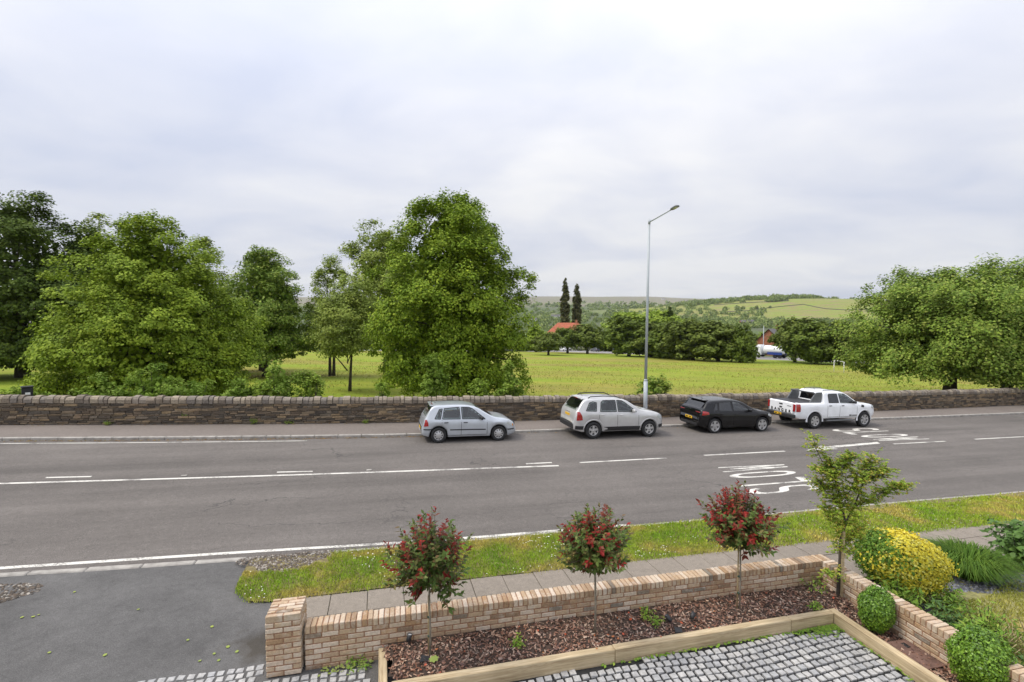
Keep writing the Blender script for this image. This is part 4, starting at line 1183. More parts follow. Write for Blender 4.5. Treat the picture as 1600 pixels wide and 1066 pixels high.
# woods on the valley sides: nobody could count them
def wood(name, label, pts, sizes, quads, seed, key='wood'):
    r = np.random.default_rng(seed); T = []
    for k in range(4):
        nn = quads; dirs = unit(r.normal(0, 1, (nn, 3)) * np.array([1, 1, .8])); dirs[:, 2] = np.abs(dirs[:, 2]) * 1.0 - .12
        lob = 1 + .22 * np.sin(3 * np.arctan2(dirs[:, 1], dirs[:, 0]) + k) + .15 * np.sin(5 * dirs[:, 2] + 2 * k)
        P = dirs * (lob * (.75 + .25 * r.random(nn)))[:, None]; n = unit(dirs + r.normal(0, .35, (nn, 3))); d = unit(r.normal(0, 1, (nn, 3)))
        lf = 1.9 / math.sqrt(nn) * (.7 + .6 * r.random(nn)); T.append(leaf_quads(P, n, d, lf, lf * .85))
    Vs = []
    for i, ((x, y), sz) in enumerate(zip(pts, sizes)):
        t = T[i % 4]; a = r.random() * 6.28; R = np.array([[math.cos(a), -math.sin(a), 0], [math.sin(a), math.cos(a), 0], [0, 0, 1]])
        Vs.append((t @ R.T) * np.array([sz, sz, sz * r.uniform(.9, 1.5)]) + np.array([x, y, tz(x, y) + sz * .35]))
    V = np.concatenate(Vs); o = obj_np(name, V, as_faces(V), LEAF[key]); tag(o, label, 'wood', kind='stuff'); return o
r = np.random.default_rng(700)
def sample(n, ylo, yhi, ulo, uhi, cond, lo, hi):
    Y = np.exp(r.uniform(math.log(ylo), math.log(yhi), n)); u = r.uniform(ulo, uhi, n); X = u * Y
    k = cond(X, Y) & (far_road_dist(X, Y) > 30) & beyond_far_road(X, Y); return list(zip(X[k], Y[k])), r.uniform(lo, hi, k.sum())
p, sz = sample(900, 240, 900, -1.5, 1.3, lambda X, Y: np.ones(X.shape, bool), 3.5, 6.5)
wood('valley_wood', 'mixed trees filling the valley floor beyond the far road', p, sz, 130, 701)
p, sz = sample(2600, 900, 2300, -1.4, .52, lambda X, Y: (hillmask(X, Y) < .5) & (wav(X, Y, 1 / 230., .4) > -.55), 5, 9)
wood('hillside_wood', 'blue green woodland covering the far valley side', p, sz, 46, 702)
p, sz = sample(1300, 2200, 3600, -1.3, .5, lambda X, Y: wav(X, Y, 1 / 330., 1.4) > -.1, 8, 15)
wood('upper_wood', 'scattered upper woods below the moor', p, sz, 24, 703)
p, sz = sample(1500, 850, 1250, .3, 1.2, lambda X, Y: (hillmask(X, Y) < .19) | ((wav(X, Y, 1 / 90., .9) > .62) & (hillmask(X, Y) < .5)), 4.5, 8)
wood('hill_foot_wood', 'trees and hedges along the foot of the pasture hill', p, sz, 60, 704)
# crest woods on the pasture hill
P = []
for k in range(380):
    x = r.uniform(560, 1000); y = 1560 + (x - 800) * .05 + r.normal(0, 45) + 60; P.append((x, y))
wood('crest_wood', 'long dark wood along the crest of the pasture hill', P, r.uniform(6, 10.5, len(P)), 60, 705)
P = [(r.uniform(752, 800), 1445 - (r.random() * 26) + 0) for _ in range(70)]
wood('square_copse', 'small dark square copse just below the crest', P, r.uniform(6.5, 9.5, len(P)), 60, 706)
P = [(x, 1700 + r.normal(0, 60)) for x in r.uniform(1000, 1600, 150)]
wood('right_crest_wood', 'thin line of trees along the right skyline', P, r.uniform(4, 8, len(P)), 50, 707)
# single trees and walls in the pasture
GH = 'single trees on the pasture hill'
for i, (x, y, sz, lab) in enumerate([(609.7,1322,7,'left tree of the pair in the hill pasture'),(626,1318,5.5,'right tree of the pair in the hill pasture'),(652.5,1300,5.5,'single round tree midway along the hill wall'),(684,1292,4,'smallest bush on the hill wall')]):
    root = empty('hill_tree', (x, y, tz(x, y) - .2)); rr_ = np.random.default_rng(720 + i)
    q, C, cr = crown_np(rr_, sz * 2, [(0,sz*.7),(.4,sz),(.8,sz*.6),(1,sz*.2)], 40, 10, 2.2, sz * .3, sz * .3, sz * 1.7)
    obj_np('crown', q, as_faces(q), LEAF['wood'], root); m = MB(); m.tube([(0,0,-1),(0,0,sz)], [.5,.3], 6); m.build('trunk', M['trunk'], root)
    tag(root, lab, 'tree', GH)
M['fwall'] = simple('far_field_wall_stone', (.075, .07, .06), .95)
def field_wall(pts, lab):
    V = []; F = []; P = []
    for (x0, y0), (x1, y1) in zip(pts[:-1], pts[1:]):
        n = max(2, int(math.hypot(x1 - x0, y1 - y0) / 12)); P += [(x0 + (x1 - x0) * k / n, y0 + (y1 - y0) * k / n) for k in range(n)]
    P.append(pts[-1]); m = MB()
    for i, (x, y) in enumerate(P):
        x1, y1 = P[min(i + 1, len(P) - 1)]; x0, y0 = P[max(i - 1, 0)]; l = math.hypot(x1 - x0, y1 - y0); nx_, ny_ = -(y1 - y0) / l, (x1 - x0) / l
        z = tz(x, y); h = 1.7
        for o_, zz in ((-.5, -1), (-.3, h), (.3, h), (.5, -1)): V.append((x + nx_ * o_, y + ny_ * o_, z + zz))
    for i in range(len(P) - 1):
        for k in range(3): F.append((4*i+k, 4*i+4+k, 4*i+5+k, 4*i+1+k))
    o = obj_np('field_wall', V, F, M['fwall']); tag(o, lab, 'wall', 'dry stone walls on the pasture hill')
field_wall([(556,1283),(617,1272),(660,1295),(710,1303),(782,1310)], 'dark field wall climbing the left of the hill pasture')
field_wall([(782,1310),(776,1240),(775,1204),(796,1166),(880,1150),(1000,1160)], 'dark field wall dropping across the right of the hill pasture')
field_wall([(622,1504),(693,1467),(752,1432),(800,1410)], 'faint upper field wall below the crest wood')
# ------------------------------------------------------------------ front garden plants
LEAF['photg'] = leaf_mat('photinia_green', [(.09,.15,.03),(.13,.19,.045),(.07,.115,.025),(.17,.20,.06),(.16,.10,.045)], .18, .5, .2)
LEAF['photr'] = leaf_mat('photinia_red', [(.28,.025,.022),(.36,.04,.033),(.20,.018,.017),(.28,.075,.04),(.18,.05,.03)], .28, .5, .2)
LEAF['box'] = leaf_mat('box_leaf', [(0.112,0.223,0.024),(0.173,0.324,0.032),(0.243,0.405,0.041),(0.081,0.162,0.020)], .2, .4, .45)
LEAF['vary'] = leaf_mat('variegated_yellow', [(.72,.60,.05),(.76,.67,.09),(.62,.54,.05),(.66,.63,.16)], .2, .5)
LEAF['varg'] = leaf_mat('variegated_green', [(0.084,0.168,0.028),(0.126,0.238,0.035),(0.182,0.294,0.042)], .2, .45)
LEAF['acer'] = leaf_mat('young_tree_leaf', [(0.247,0.360,0.045),(0.315,0.450,0.057),(0.180,0.282,0.041),(0.405,0.495,0.068),(0.495,0.383,0.090)], .3)
LEAF['peren'] = leaf_mat('perennial_leaf', [(0.179,0.314,0.045),(0.239,0.389,0.053),(0.135,0.239,0.045),(0.329,0.419,0.075)], .28)
LEAF['hosta'] = leaf_mat('dark_shrub_leaf', [(.10,.19,.045),(.13,.23,.055),(.08,.15,.04)], .2, .5, .2)
M['grassy'] = leaf_mat('ornamental_grass_blade', [(.075,.15,.02),(.10,.19,.025),(.13,.21,.03),(.06,.12,.02)], .2)
M['stake'] = simple('bamboo_stake', (.38, .29, .16), .7, var=.25, scale=20)
M['tie'] = simple('plant_tie', (.02, .05, .03), .6)
def shoots_tree(name, label, xy, zc_, rad, stem_r, seed, nsh, redfrac, stake):
    r = np.random.default_rng(seed); z0 = float(bark_z(*xy)) - .02
    root = empty(name, (xy[0], xy[1], z0)); cz = zc_ - z0
    m = MB(); zb = cz - rad[2]
    m.tube([(0,0,-.05),(.006,.0,zb*.5),(-.004,.004,zb+.05),(.0,0,cz)], [stem_r*1.15, stem_r, stem_r*.95, stem_r*.6], 8)
    G = []; Rr = []
    for k in range(nsh):
        d = unit(r.normal(0, 1, 3) * np.array([1, 1, 1.0]) + np.array([0, 0, .12])); lob = 1 + .11 * math.sin(3 * math.atan2(d[1], d[0]) + seed) + .1 * math.sin(5 * d[2] * 2 + seed)
        e = d * rad * lob * r.uniform(.55, 1.03); b = np.array([0, 0, -.35 * rad[2] * r.random()]) + e * .12
        mid = (b + e) * .5 + np.array([0, 0, -.02]); up_ = unit(e * .5 + np.array([0, 0, .35])) * .08
        tip = e + up_
        c_ = np.array([0, 0, cz])
        m.tube([b + c_, mid + c_, e + c_, tip + c_], [.006, .005, .0035, .002], 4, cap=False)
        red = r.random() < redfrac * (1.0 if d[2] > .15 else .62 if d[2] > -.35 else .3)
        nl = 15
        for j in range(nl):
            f = j / (nl - 1); p = (mid + (e - mid) * (f / .7) if f < .7 else e + (tip - e) * ((f - .7) / .3))
            a = j * 2.4 + r.random(); ax = unit(tip - mid + 1e-6); s1 = unit(np.cross(ax, np.array([.3, .2, 1.0]))); s2 = np.cross(ax, s1)
            side = s1 * math.cos(a) + s2 * math.sin(a); opn = .95 - .6 * max(0, f - .55) / .45
            dd = unit(side * opn + ax * (1.05 - opn * .6) + r.normal(0, .15, 3)); L_ = r.uniform(.036, .056) * (1.0 if f < .85 else .8)
            n = unit(np.cross(np.cross(dd, ax), dd) * 1.0 + np.array([0, 0, .5]) + r.normal(0, .25, 3))
            (Rr if (red and f > .42) else G).append((p + c_ + dd * L_ * .9, n, dd, L_, L_ * r.uniform(.42, .52)))
    for nm, lst, key in (('foliage', G, 'photg'), ('red_shoots', Rr, 'photr')):
        A = list(zip(*lst)); q = leaf_quads(np.array(A[0]), np.array(A[1]), np.array(A[2]), np.array(A[3]), np.array(A[4]), .25)
        obj_np(nm, q, as_faces(q), LEAF[key], root)['kind'] = 'stuff'
    m.build('stem', M['trunkl'], root)
    if stake:
        ms = MB(); ms.tube([(-.025,.03,-.05),(-.02,.03,zb+.06)], [.011,.011], 7); ms.build('stake', M['stake'], root)
        for zz in (.28, .55): mt = MB(); mt.lathe([(.0,-.008),(.026,-.008),(.026,.008),(.0,.008)], Matrix.Translation((-.01,.015,zz)), 8); mt.build('tie', M['tie'], root)
    tag(root, label, 'tree', 'red-tipped standard trees in the bark bed'); return root
shoots_tree('photinia_tree', 'red-tipped lollipop tree nearest the gate pillar, mostly green', (-1.13, 6.51), 1.42, np.array((.53, .53, .57)), .014, 801, 195, .38, True)
shoots_tree('photinia_tree', 'middle red-tipped lollipop tree with a dark stem', (1.23, 7.02), 1.43, np.array((.52, .52, .46)), .016, 802, 235, .46, False)
shoots_tree('photinia_tree', 'red-tipped lollipop tree nearest the wall corner, reddest crown', (3.63, 7.57), 1.50, np.array((.56, .56, .46)), .014, 803, 240, .60, True)

# young open tree in the corner of the bed
root = empty('young_tree', (5.45, 7.95, .08)); r = np.random.default_rng(820); m = MB()
BR = [([(0,0,-.05),(.02,0,.5),(.03,.01,.95),(.10,0,1.25),(.02,.02,1.6),(-.10,0,2.05),(-.2,.0,2.35)],[.026,.024,.02,.017,.013,.009,.006]),
 ([(.10,0,1.25),(.28,.05,1.55),(.40,.04,1.9),(.48,.05,2.2),(.52,.03,2.35)],[.015,.012,.009,.007,.004]),
 ([(.28,.05,1.5),(.5,.1,1.58),(.78,.12,1.72),(1.0,.1,1.8),(1.12,.1,1.88)],[.010,.008,.006,.004,.003]),
 ([(.02,.02,1.6),(.15,-.1,1.9),(.2,-.12,2.15)],[.009,.006,.003]),
 ([(-.10,0,2.05),(-.32,.02,2.3),(-.42,.02,2.5),(-.48,.02,2.72)],[.007,.006,.005,.003]),
 ([(-.10,0,2.05),(.05,-.05,2.3),(.14,-.04,2.42)],[.006,.004,.003]),
 ([(.02,0,1.5),(-.2,.06,1.75),(-.34,.06,1.95)],[.008,.005,.003]),
 ([(-.05,0,1.9),(-.26,-.05,2.1),(-.4,-.05,2.18)],[.007,.005,.003]),
 ([(.40,.04,1.9),(.58,-.05,2.1),(.7,-.05,2.18)],[.006,.004,.003]),
 ([(.05,0,1.1),(-.12,.06,1.35),(-.22,.06,1.5)],[.007,.005,.003]),
 ([(.06,0,.85),(.2,-.06,1.05),(.32,-.05,1.2)],[.006,.004,.003]),
 ([(.03,0,.62),(.12,.08,.78),(.2,.1,.92)],[.005,.004,.002]),
 ([(.02,0,.3),(-.14,-.05,.4),(-.25,-.06,.44)],[.005,.004,.002])]
Q = []
dens = [1.3, 1.6, 1.7, 1.7, .7, 1.7, 1.7, 1.7, 1.6, 1.0, .8, .6, .6]
for (pts, rad), dn in zip(BR, dens):
    m.tube(pts, rad, 6, cap=False); P = np.array(pts)
    nt_ = int(len(pts) * 17 * dn)
    for k in range(nt_):
        f = r.random() ** .7 * (len(P) - 1); i = min(int(f), len(P) - 2); p = P[i] + (P[i + 1] - P[i]) * (f - i)
        if pts[0][2] < 0 and p[2] < .75 and r.random() < .85: continue
        d = unit(r.normal(0, 1, 3) * np.array([1, 1, .35]) + np.array([0, 0, .12])); L_ = r.uniform(.08, .27); e = p + d * L_
        m.tube([p, e], [.0022, .001], 3, cap=False)
        for j in range(14):
            g = .2 + .8 * (j + r.random()) / 14; c = p + d * L_ * g; s_ = unit(r.normal(0, 1, 3) * np.array([1, 1, .4]))
            Q.append((c + s_ * .02, unit(np.array([0, 0, .9]) + r.normal(0, .35, 3)), unit(s_ + d * .6), r.uniform(.018, .032), r.uniform(.009, .016)))
A = list(zip(*Q)); q = leaf_quads(*[np.array(a) for a in A]); obj_np('foliage', q, as_faces(q), LEAF['acer'], root)['kind'] = 'stuff'
m.build('stems', M['trunk'], root)
ms = MB(); ms.box((.045, -.035, .52), (.035, .035, 1.2)); ms.build('stake', M['timber'], root)
tag(root, 'tall young tree with open light green crown tied to a stake in the corner', 'tree')

def ball(name, label, loc, rad, leafs, n, seed, cat='bush', group=None, keyf=None, z0=0.0, inner=.12, jit=.45, rough=.06):
    r = np.random.default_rng(seed); root = empty(name, loc)
    d = unit(r.normal(0, 1, (n, 3))); lob = 1 + rough * (np.sin(4 * np.arctan2(d[:, 1], d[:, 0]) + seed) + np.sin(6 * d[:, 2] + 3 * d[:, 0] + seed)) + .05 * r.normal(0, 1, n)
    k = np.where(r.random(n) < .75, 1 - inner * r.random(n), .5 + .45 * r.random(n)); P = d * rad * (lob * k)[:, None] + np.array([0, 0, rad[2] + z0]); ok = P[:, 2] > .0
    P, d = P[ok], d[ok]; n = len(P)
    nn = unit(d + r.normal(0, jit, (n, 3))); dd = unit(r.normal(0, .8, (n, 3)) + d * .6 + np.array([0, 0, .5])); sz = leafs * (.6 + .8 * r.random(n)); ids = keyf(P, r) if keyf else np.zeros(n, int)
    return root, P, nn, dd, sz, ids
def bush(name, label, loc, rad, leafs, n, seed, key, cat='bush', group=None, **kw):
    root, P, nn, dd, sz, ids = ball(name, label, loc, rad, leafs, n, seed, **kw)
    q = leaf_quads(P, nn, dd, sz * .5, sz * .33); obj_np('foliage', q, as_faces(q), LEAF[key], root)['kind'] = 'stuff'
    m = MB()
    for k in range(5): a = k * 1.26; m.tube([(0, 0, -.03), (math.cos(a) * rad[0] * .3, math.sin(a) * rad[1] * .3, rad[2]), (math.cos(a) * rad[0] * .6, math.sin(a) * rad[1] * .6, rad[2] * 1.5)], [.012, .009, .004], 5, cap=False)
    m.build('stems', M['trunk'], root); tag(root, label, cat, group); return root
bush('box_ball', 'smaller clipped egg shaped box bush in the bark bed', (5.47, 7.12, .045), np.array((.235, .235, .32)), .032, 9500, 831, 'box', rough=.05, group='clipped box bushes in the bark bed')
bush('box_ball', 'larger clipped round box bush at the lower right corner', (5.93, 5.98, .04), np.array((.315, .315, .365)), .032, 12500, 832, 'box', rough=.05, group='clipped box bushes in the bark bed')

# ------------------------------------------------------------------ the neighbour's garden
def lawn_z(s, t): return road_z(s) + .06 + .10 * max(0, 6.95 - t)
M['lawn'] = grass_mat('neighbour_lawn', [(.23,.28,.04),(.32,.32,.06),(.42,.35,.11)])
M['neighsoil'] = simple('garden_soil', (.24, .225, .085), .95, var=.4, scale=12, bmp=.4)
def lawn_lo(s): return 1.5
ng = strip('lawn', np.arange(8.02, 34, .5), lambda s: 1.5, lambda s: 6.93, lawn_z, M['neighsoil'], nt_=12, smooth=True); tag(ng, 'sloping front lawn of the next garden', kind='structure')
n = 70000; s = r_.uniform(8.1, 16, n); t = r_.uniform(1.8, 6.9, n)
slate_c = (11.6, 6.45)
keep = ~((t > 6.05 + .12 * np.sin(s * 2.3)) )
s, t = s[keep], t[keep]; z = np.array([lawn_z(a, b) for a, b in zip(s, t)])
v, f = blades(np.stack([s * CA - t * SA, s * SA + t * CA, z], 1), .05, .013, .9, r_)
o = obj_np('lawn_grass', v, f, M['lawn']); tag(o, 'dry yellow green grass of the next lawn', 'grass', kind='stuff')
M['slate'] = stone_mat('slate_chip', [(.10,.105,.125),(.16,.165,.19),(.075,.08,.095),(.24,.245,.27)], .6)
gravel('slate_chippings', 11.9, 6.42, 2.6, .42, 2600, .032, lawn_z, 'blue grey slate chippings round the grass clump', M['slate'])

rad = np.array((.71, .71, .52)); x, y, zz = 7.10, 8.72, -.22
def key_var(P, r):
    m_ = np.sin(P[:, 0] * 5.2 + 1.2) + np.cos(P[:, 1] * 4.3 + 2.0) + np.sin(P[:, 2] * 7 + P[:, 0] * 3) + 1.2 * P[:, 0] + 1.0 * (P[:, 2] - .6) - .25 + r.normal(0, .95, len(P))
    return (m_ > -.75).astype(int)
root, P, nn, dd, sz, ids = ball('variegated_bush', '', (x, y, zz), rad, .048, 17000, 840, keyf=key_var, rough=.03, inner=.14)
for k, (nm, key) in enumerate((('green_leaves', 'varg'), ('yellow_leaves', 'vary'))):
    i = ids == k; q = leaf_quads(P[i], nn[i], dd[i], sz[i] * .5, sz[i] * .34); obj_np(nm, q, as_faces(q), LEAF[key], root)['kind'] = 'stuff'
m = MB()
for k in range(7): a = k * .9; m.tube([(0, 0, -.05), (math.cos(a) * .3, math.sin(a) * .3, .5), (math.cos(a) * .55, math.sin(a) * .5, .85)], [.02, .014, .006], 5, cap=False)
m.build('stems', M['trunk'], root); tag(root, 'rounded yellow and green variegated bush beside the corner of the walls', 'bush')

def grass_clump(name, label, loc, R, H, n, seed, mat, base_r, arch=.8):
    r = np.random.default_rng(seed); root = empty(name, loc)
    a = r.random(n) * 6.283; b = np.sqrt(r.random(n)) * base_r; ar = a + r.normal(0, .5, n); h = H * (.6 + .45 * r.random(n)); re = R * (.25 + .75 * r.random(n)) * arch
    p0 = np.stack([np.cos(a) * b, np.sin(a) * b, np.zeros(n)], 1); dirv = np.stack([np.cos(ar), np.sin(ar), np.zeros(n)], 1); sd_ = np.stack([-np.sin(ar), np.cos(ar), np.zeros(n)], 1)
    rows = []
    for f, wv in ((0, .006), (.35, .007), (.7, .005), (1, .0012)):
        P = p0 + dirv * (re * f ** 1.7)[:, None] + np.array([0, 0, 1.0]) * (h * (1 - (1 - f) ** 1.6) * (1 - .42 * f ** 3))[:, None]
        rows += [P - sd_ * wv, P + sd_ * wv]
    V = np.stack(rows, 1).reshape(-1, 3); i = np.arange(n)[:, None, None] * 8; F = (i + np.array([[0,1,3,2],[2,3,5,4],[4,5,7,6]])[None]).reshape(-1, 4)
    obj_np('blades', V, F, mat, root)['kind'] = 'stuff'
    m = MB(); m.lathe([(0, -.02), (base_r, -.02), (base_r * .9, .03), (0, .05)], Matrix.Identity(4), 12); m.build('crown_base', M['neighsoil'], root)
    tag(root, label, 'grass clump'); return root
grass_clump('ornamental_grass', 'dense arching clump of long green grass beside the yellow bush', (9.05, 9.45, -.33), .95, .62, 2600, 850, M['grassy'], .34)
shrub('dark_shrub', 'dark broad leaved shrub at the right edge by the footpath', (10.45, 9.75), 1.05, .62, 'hosta', 851, 40, .13, z=-.37, group=None, per=30, aspect=.7)
GPn = 'perennials along the side wall'
for i, (px, py, pz, H, R, n, lf, key, lab) in enumerate([
    (6.52,8.05,-.2,.62,.34,26,.10,'peren','leafy perennial below the yellow bush against the side wall'),
    (7.35,8.05,-.22,.55,.30,24,.09,'peren','bright leafy perennial at the near right of the yellow bush'),
    (6.75,7.45,-.16,.50,.28,20,.09,'hosta','dark green perennial halfway along the side wall'),
    (7.25,7.25,-.15,.62,.26,22,.08,'peren','upright yellow green perennial at the lawn edge'),
    (6.85,6.8,-.1,.55,.32,22,.09,'peren','weedy perennial leaning over the side wall'),
    (7.55,6.75,-.1,.6,.36,26,.08,'peren','tall seeding perennial in the dry lawn edge'),
    (6.75,6.1,-.06,.5,.34,24,.10,'hosta','dark leafy perennial behind the larger box bush'),
    (7.35,6.15,-.06,.62,.4,26,.09,'peren','pale green perennial nearest the lower right corner'),
    (6.30,8.45,-.24,.45,.22,14,.07,'peren','small ferny plant behind the wall corner')]):
    shrub('perennial', lab, (px, py), H, R, key, 860 + i, n, lf, z=pz - .03, cat='plant', group=GPn, per=20, aspect=.32, flop=.1)
grass_clump('seeding_grass', 'straw coloured seeding grass stems at the dry lawn edge', (7.5, 6.45, -.1), .35, .55, 260, 870, M['stake'], .5, .5)
for i, (x, y, H, lab) in enumerate([(2.05,7.33,.16,'small green weed in the bark near the wall'),(2.2,7.2,.10,'tiny weed sprig beside the garden spotlights'),(.1,6.75,.10,'small weed seedling in the middle of the bark'),(5.2,8.1,.24,'leafy sprig growing at the foot of the young tree'),(4.9,7.6,.12,'pale seedling in the bark near the wall corner'),(-2.15,6.52,.15,'leafy weed at the end of the brick wall by the setts')]):
    shrub('weed', lab, (x, y), H, H * 1.1, 'peren', 880 + i, 9, .05, z=(float(bark_z(x, y)) if i < 5 else GZ0) - .01, cat='weed', group='weeds in the front garden', per=11)

# fallen leaves
LEAF['fallen'] = leaf_mat('fallen_leaf', [(.30,.36,.10),(.24,.32,.07),(.36,.36,.14)], .1)
LEAF['fallenr'] = leaf_mat('fallen_red_leaf', [(.42,.09,.04),(.38,.16,.06),(.5,.12,.07)], .1)
pts = [tuple(on_run(r_.uniform(1.2, 5.1)) - snv * (SWD + .015 + abs(r_.normal(0, .022)))) for _ in range(190)]
pts += [tuple(f1 - sdv * (.12 + abs(r_.normal(0, .35))) - snv * (.03 + abs(r_.normal(0, .09)))) for _ in range(330)]
pts += [tuple(np.array(rs0) + dr * (.1 + r_.random() * 2.2) - nr * (.13 + abs(r_.normal(0, .03)))) for _ in range(110)]
o = scatter_leaves('leaf_litter', pts, lambda x, y: GZ0 + .008, .045, LEAF['peren'], tilt=.7); tag(o, 'green leaf litter gathered along the foot of the sleepers', 'leaf litter', kind='stuff')
pts = [(r_.uniform(-2.6, -1.95), 0) for _ in range(60)]; pts = [(x, 6.48 + (x + 2.84) * .2226 - .03 - abs(r_.normal(0, .08))) for x, _ in pts]
o = scatter_leaves('wall_leaf_litter', pts, lambda x, y: GZ0 + .008, .05, LEAF['fallen'], tilt=.7); tag(o, 'scraps of leaf on the setts under the brick wall', 'leaf litter', kind='stuff')
pts = [(x, y) for x, y in zip(r_.uniform(-1.7, 5.4, 160), r_.uniform(6.0, 8.2, 160)) if inpoly(np.array([x]), np.array([y]), bed)[0]]
o = scatter_leaves('red_leaf_litter', pts, lambda x, y: float(bark_z(x, y)) + .015, .045, LEAF['fallenr'], tilt=.7); tag(o, 'fallen red leaves dotted over the bark', 'leaf litter', kind='stuff')
m = MB(); pr = []
for k in range(14): a = k / 14 * 6.283; rr = .055 * (1 if k % 2 == 0 else .72); pr.append((rr * math.cos(a), rr * math.sin(a)))
m.prism(pr, 0, .003)
lmesh = m.mesh('fallen_leaf', LEAF['fallen'])
GL = 'green leaves fallen on the driveway'
for i, (s, t) in enumerate([(-5.0,9.75),(-5.35,9.1),(-5.2,9.08),(-5.15,9.12),(-3.75,8.95),(-4.5,8.15),(-3.75,7.95),(-2.75,8.02),(-2.5,8.25),(-4.35,7.45),(-2.45,7.55),(-2.3,7.65),(-2.15,7.75),(-2.2,7.5),(-2.0,7.62)]):
    x, y, _ = RW(s, t); o = obj_me('fallen_leaf', lmesh, None, (x, y, drive_z(s, t) + .012), (rb.uniform(-.15, .15), rb.uniform(-.15, .15), rb.random() * 6), (rb.uniform(.3, .55),) * 3)
    tag(o, 'small green leaf lying on the driveway tarmac', 'leaf', GL)
o = obj_me('fallen_leaf', lmesh, None, (-1.06, 6.40, float(bark_z(-1.06, 6.40)) + .03), (.1, -.1, .4), (1.3, 1.2, 1)); tag(o, 'large pale green leaf at the foot of the first lollipop tree', 'leaf')

# spotlights, cover plate
M['blackplastic'] = simple('black_plastic', (.018, .018, .02), .45)
M['lens'] = simple('spot_lens', (.55, .56, .58), .15)
for i, (x, y, ti, az, lab) in enumerate([(-1.47,6.72,.25,.5,'black garden spotlight left of the first lollipop tree'),(2.40,7.20,.75,2.6,'black garden spotlight tilted left near the middle of the bark'),(2.76,7.27,.65,.6,'black garden spotlight tilted right near the middle of the bark')]):
    z = float(bark_z(x, y)); root = empty('garden_spotlight', (x, y, z))
    Mx = Matrix.Translation((0, 0, .05)) @ Matrix.Rotation(az, 4, 'Z') @ Matrix.Rotation(ti, 4, 'Y')
    m = MB(); m.lathe([(0,-.02),(.026,-.02),(.034,.0),(.034,.085),(.030,.085),(.028,.07)], Mx, 16); m.build('housing', M['blackplastic'], root)
    m = MB(); m.lathe([(.0,.074),(.029,.074)], Mx, 16); m.build('lens', M['lens'], root)
    m = MB(); m.tube([(0,0,-.1),(0,0,.05)], [.004,.008], 6); m.build('spike', M['blackplastic'], root)
    tag(root, lab, 'spotlight', 'garden spotlights in the bark bed')
for x, y, lab in ((-1.2,6.42,'flat dark slate piece left of the first tree stem'),(2.46,7.04,'flat dark slate piece in front of the tilted spotlights')):
    m = MB(); m.prism([(-.07,-.04),(.05,-.055),(.075,.02),(-.02,.06)], 0, .015); o = m.build('slate_piece', M['blackplastic'], None, (x, y, float(bark_z(x, y)) + .012)); o.rotation_euler = (.25, .1, .4); tag(o, lab, 'slate', 'slate pieces in the bark bed')
M['rust'] = simple('rusty_iron', (.15, .085, .065), .85, var=.4, scale=9, bmp=.4)
root = empty('cover_plate', (5.60, 6.58, .040), BA - math.pi / 2); m = MB(); m.bbox((0, 0, .008), (.56, .40, .02), .005); m.build('plate', M['rust'], root)
m = MB(); m.bbox((-.16, .06, .02), (.10, .06, .012), .004); m.build('lifting_handle', M['blackplastic'], root)
tag(root, 'rusty rectangular inspection cover lying in the bark beside the box bushes', 'cover')

# ------------------------------------------------------------------ lamp post
M['galv'] = simple('galvanised_steel', (.42, .46, .49), .55, .15, var=.08, scale=3)
M['lampgrey'] = simple('lamp_head_grey', (.16, .17, .18), .5, .2)
sl_, tl_ = 13.35, 22.28; x, y, _ = RW(sl_, tl_); zb_ = road_z(sl_) + PZ
root = empty('street_lamp', (x, y, zb_), AL)
m = MB(); m.tube([(0,0,-.1),(0,0,1.95)], [.105,.105], 16); m.tube([(0,0,1.95),(0,0,2.05)], [.105,.075], 16); m.build('base_section', M['galv'], root)
m = MB(); m.tube([(0,0,2.05),(.10,0,10.15)], [.075,.055], 14); m.build('pole', M['galv'], root)
m = MB(); m.tube([(.10,-.02,10.1),(.12,-.6,10.17),(.14,-1.9,10.33)], [.035,.032,.030], 10); m.tube([(.10,0,9.98),(.10,0,10.22)],[.062,.062],12); m.build('arm', M['galv'], root)
m = MB(); Mx = Matrix.Translation((.145,-2.1,10.36)) @ Matrix.Rotation(-.12, 4, 'X') @ Matrix.Scale(.8, 4)
m.prism([(-.07,.32),(.07,.32),(.14,.18),(.14,-.30),(.08,-.36),(-.08,-.36),(-.14,-.30),(-.14,.18)], -.035, .03, Mx); m.prism([(-.06,.25),(.06,.25),(.09,-.05),(-.09,-.05)], .03, .07, Mx); hd = m.build('lamp_head', M['lampgrey'], root)
m = MB(); m.prism([(-.10,.05),(.10,.05),(.10,-.28),(-.10,-.28)], -.045, -.036, Mx); m.build('lens', M['lens'], hd)
m = MB(); m.bbox((0,-.105,.75), (.10,.02,.42), .006); m.build('access_door', M['galv'], root)
tag(root, 'tall galvanised street lamp standing against the stone wall', 'street lamp')

# goal posts
M['white'] = simple('white_paint', (.78, .78, .76), .5)
gx0, gy0 = 53.8, 81.0; gx1, gy1 = 53.2, 77.7
root = empty('goal_posts', (gx0, gy0, tz(gx0, gy0)))
for nm, (x, y) in (('post', (gx0, gy0)), ('post', (gx1, gy1))):
    m = MB(); z0 = tz(x, y) - tz(gx0, gy0); m.tube([(x - gx0, y - gy0, z0 - .1), (x - gx0, y - gy0, 1.92)], .055, 8); m.build(nm, M['white'], root)
m = MB(); m.tube([(0, 0, 1.92), (gx1 - gx0, gy1 - gy0, 1.92)], .055, 8); m.build('crossbar', M['white'], root)
tag(root, 'white football goal posts at the right side of the field', 'goal')
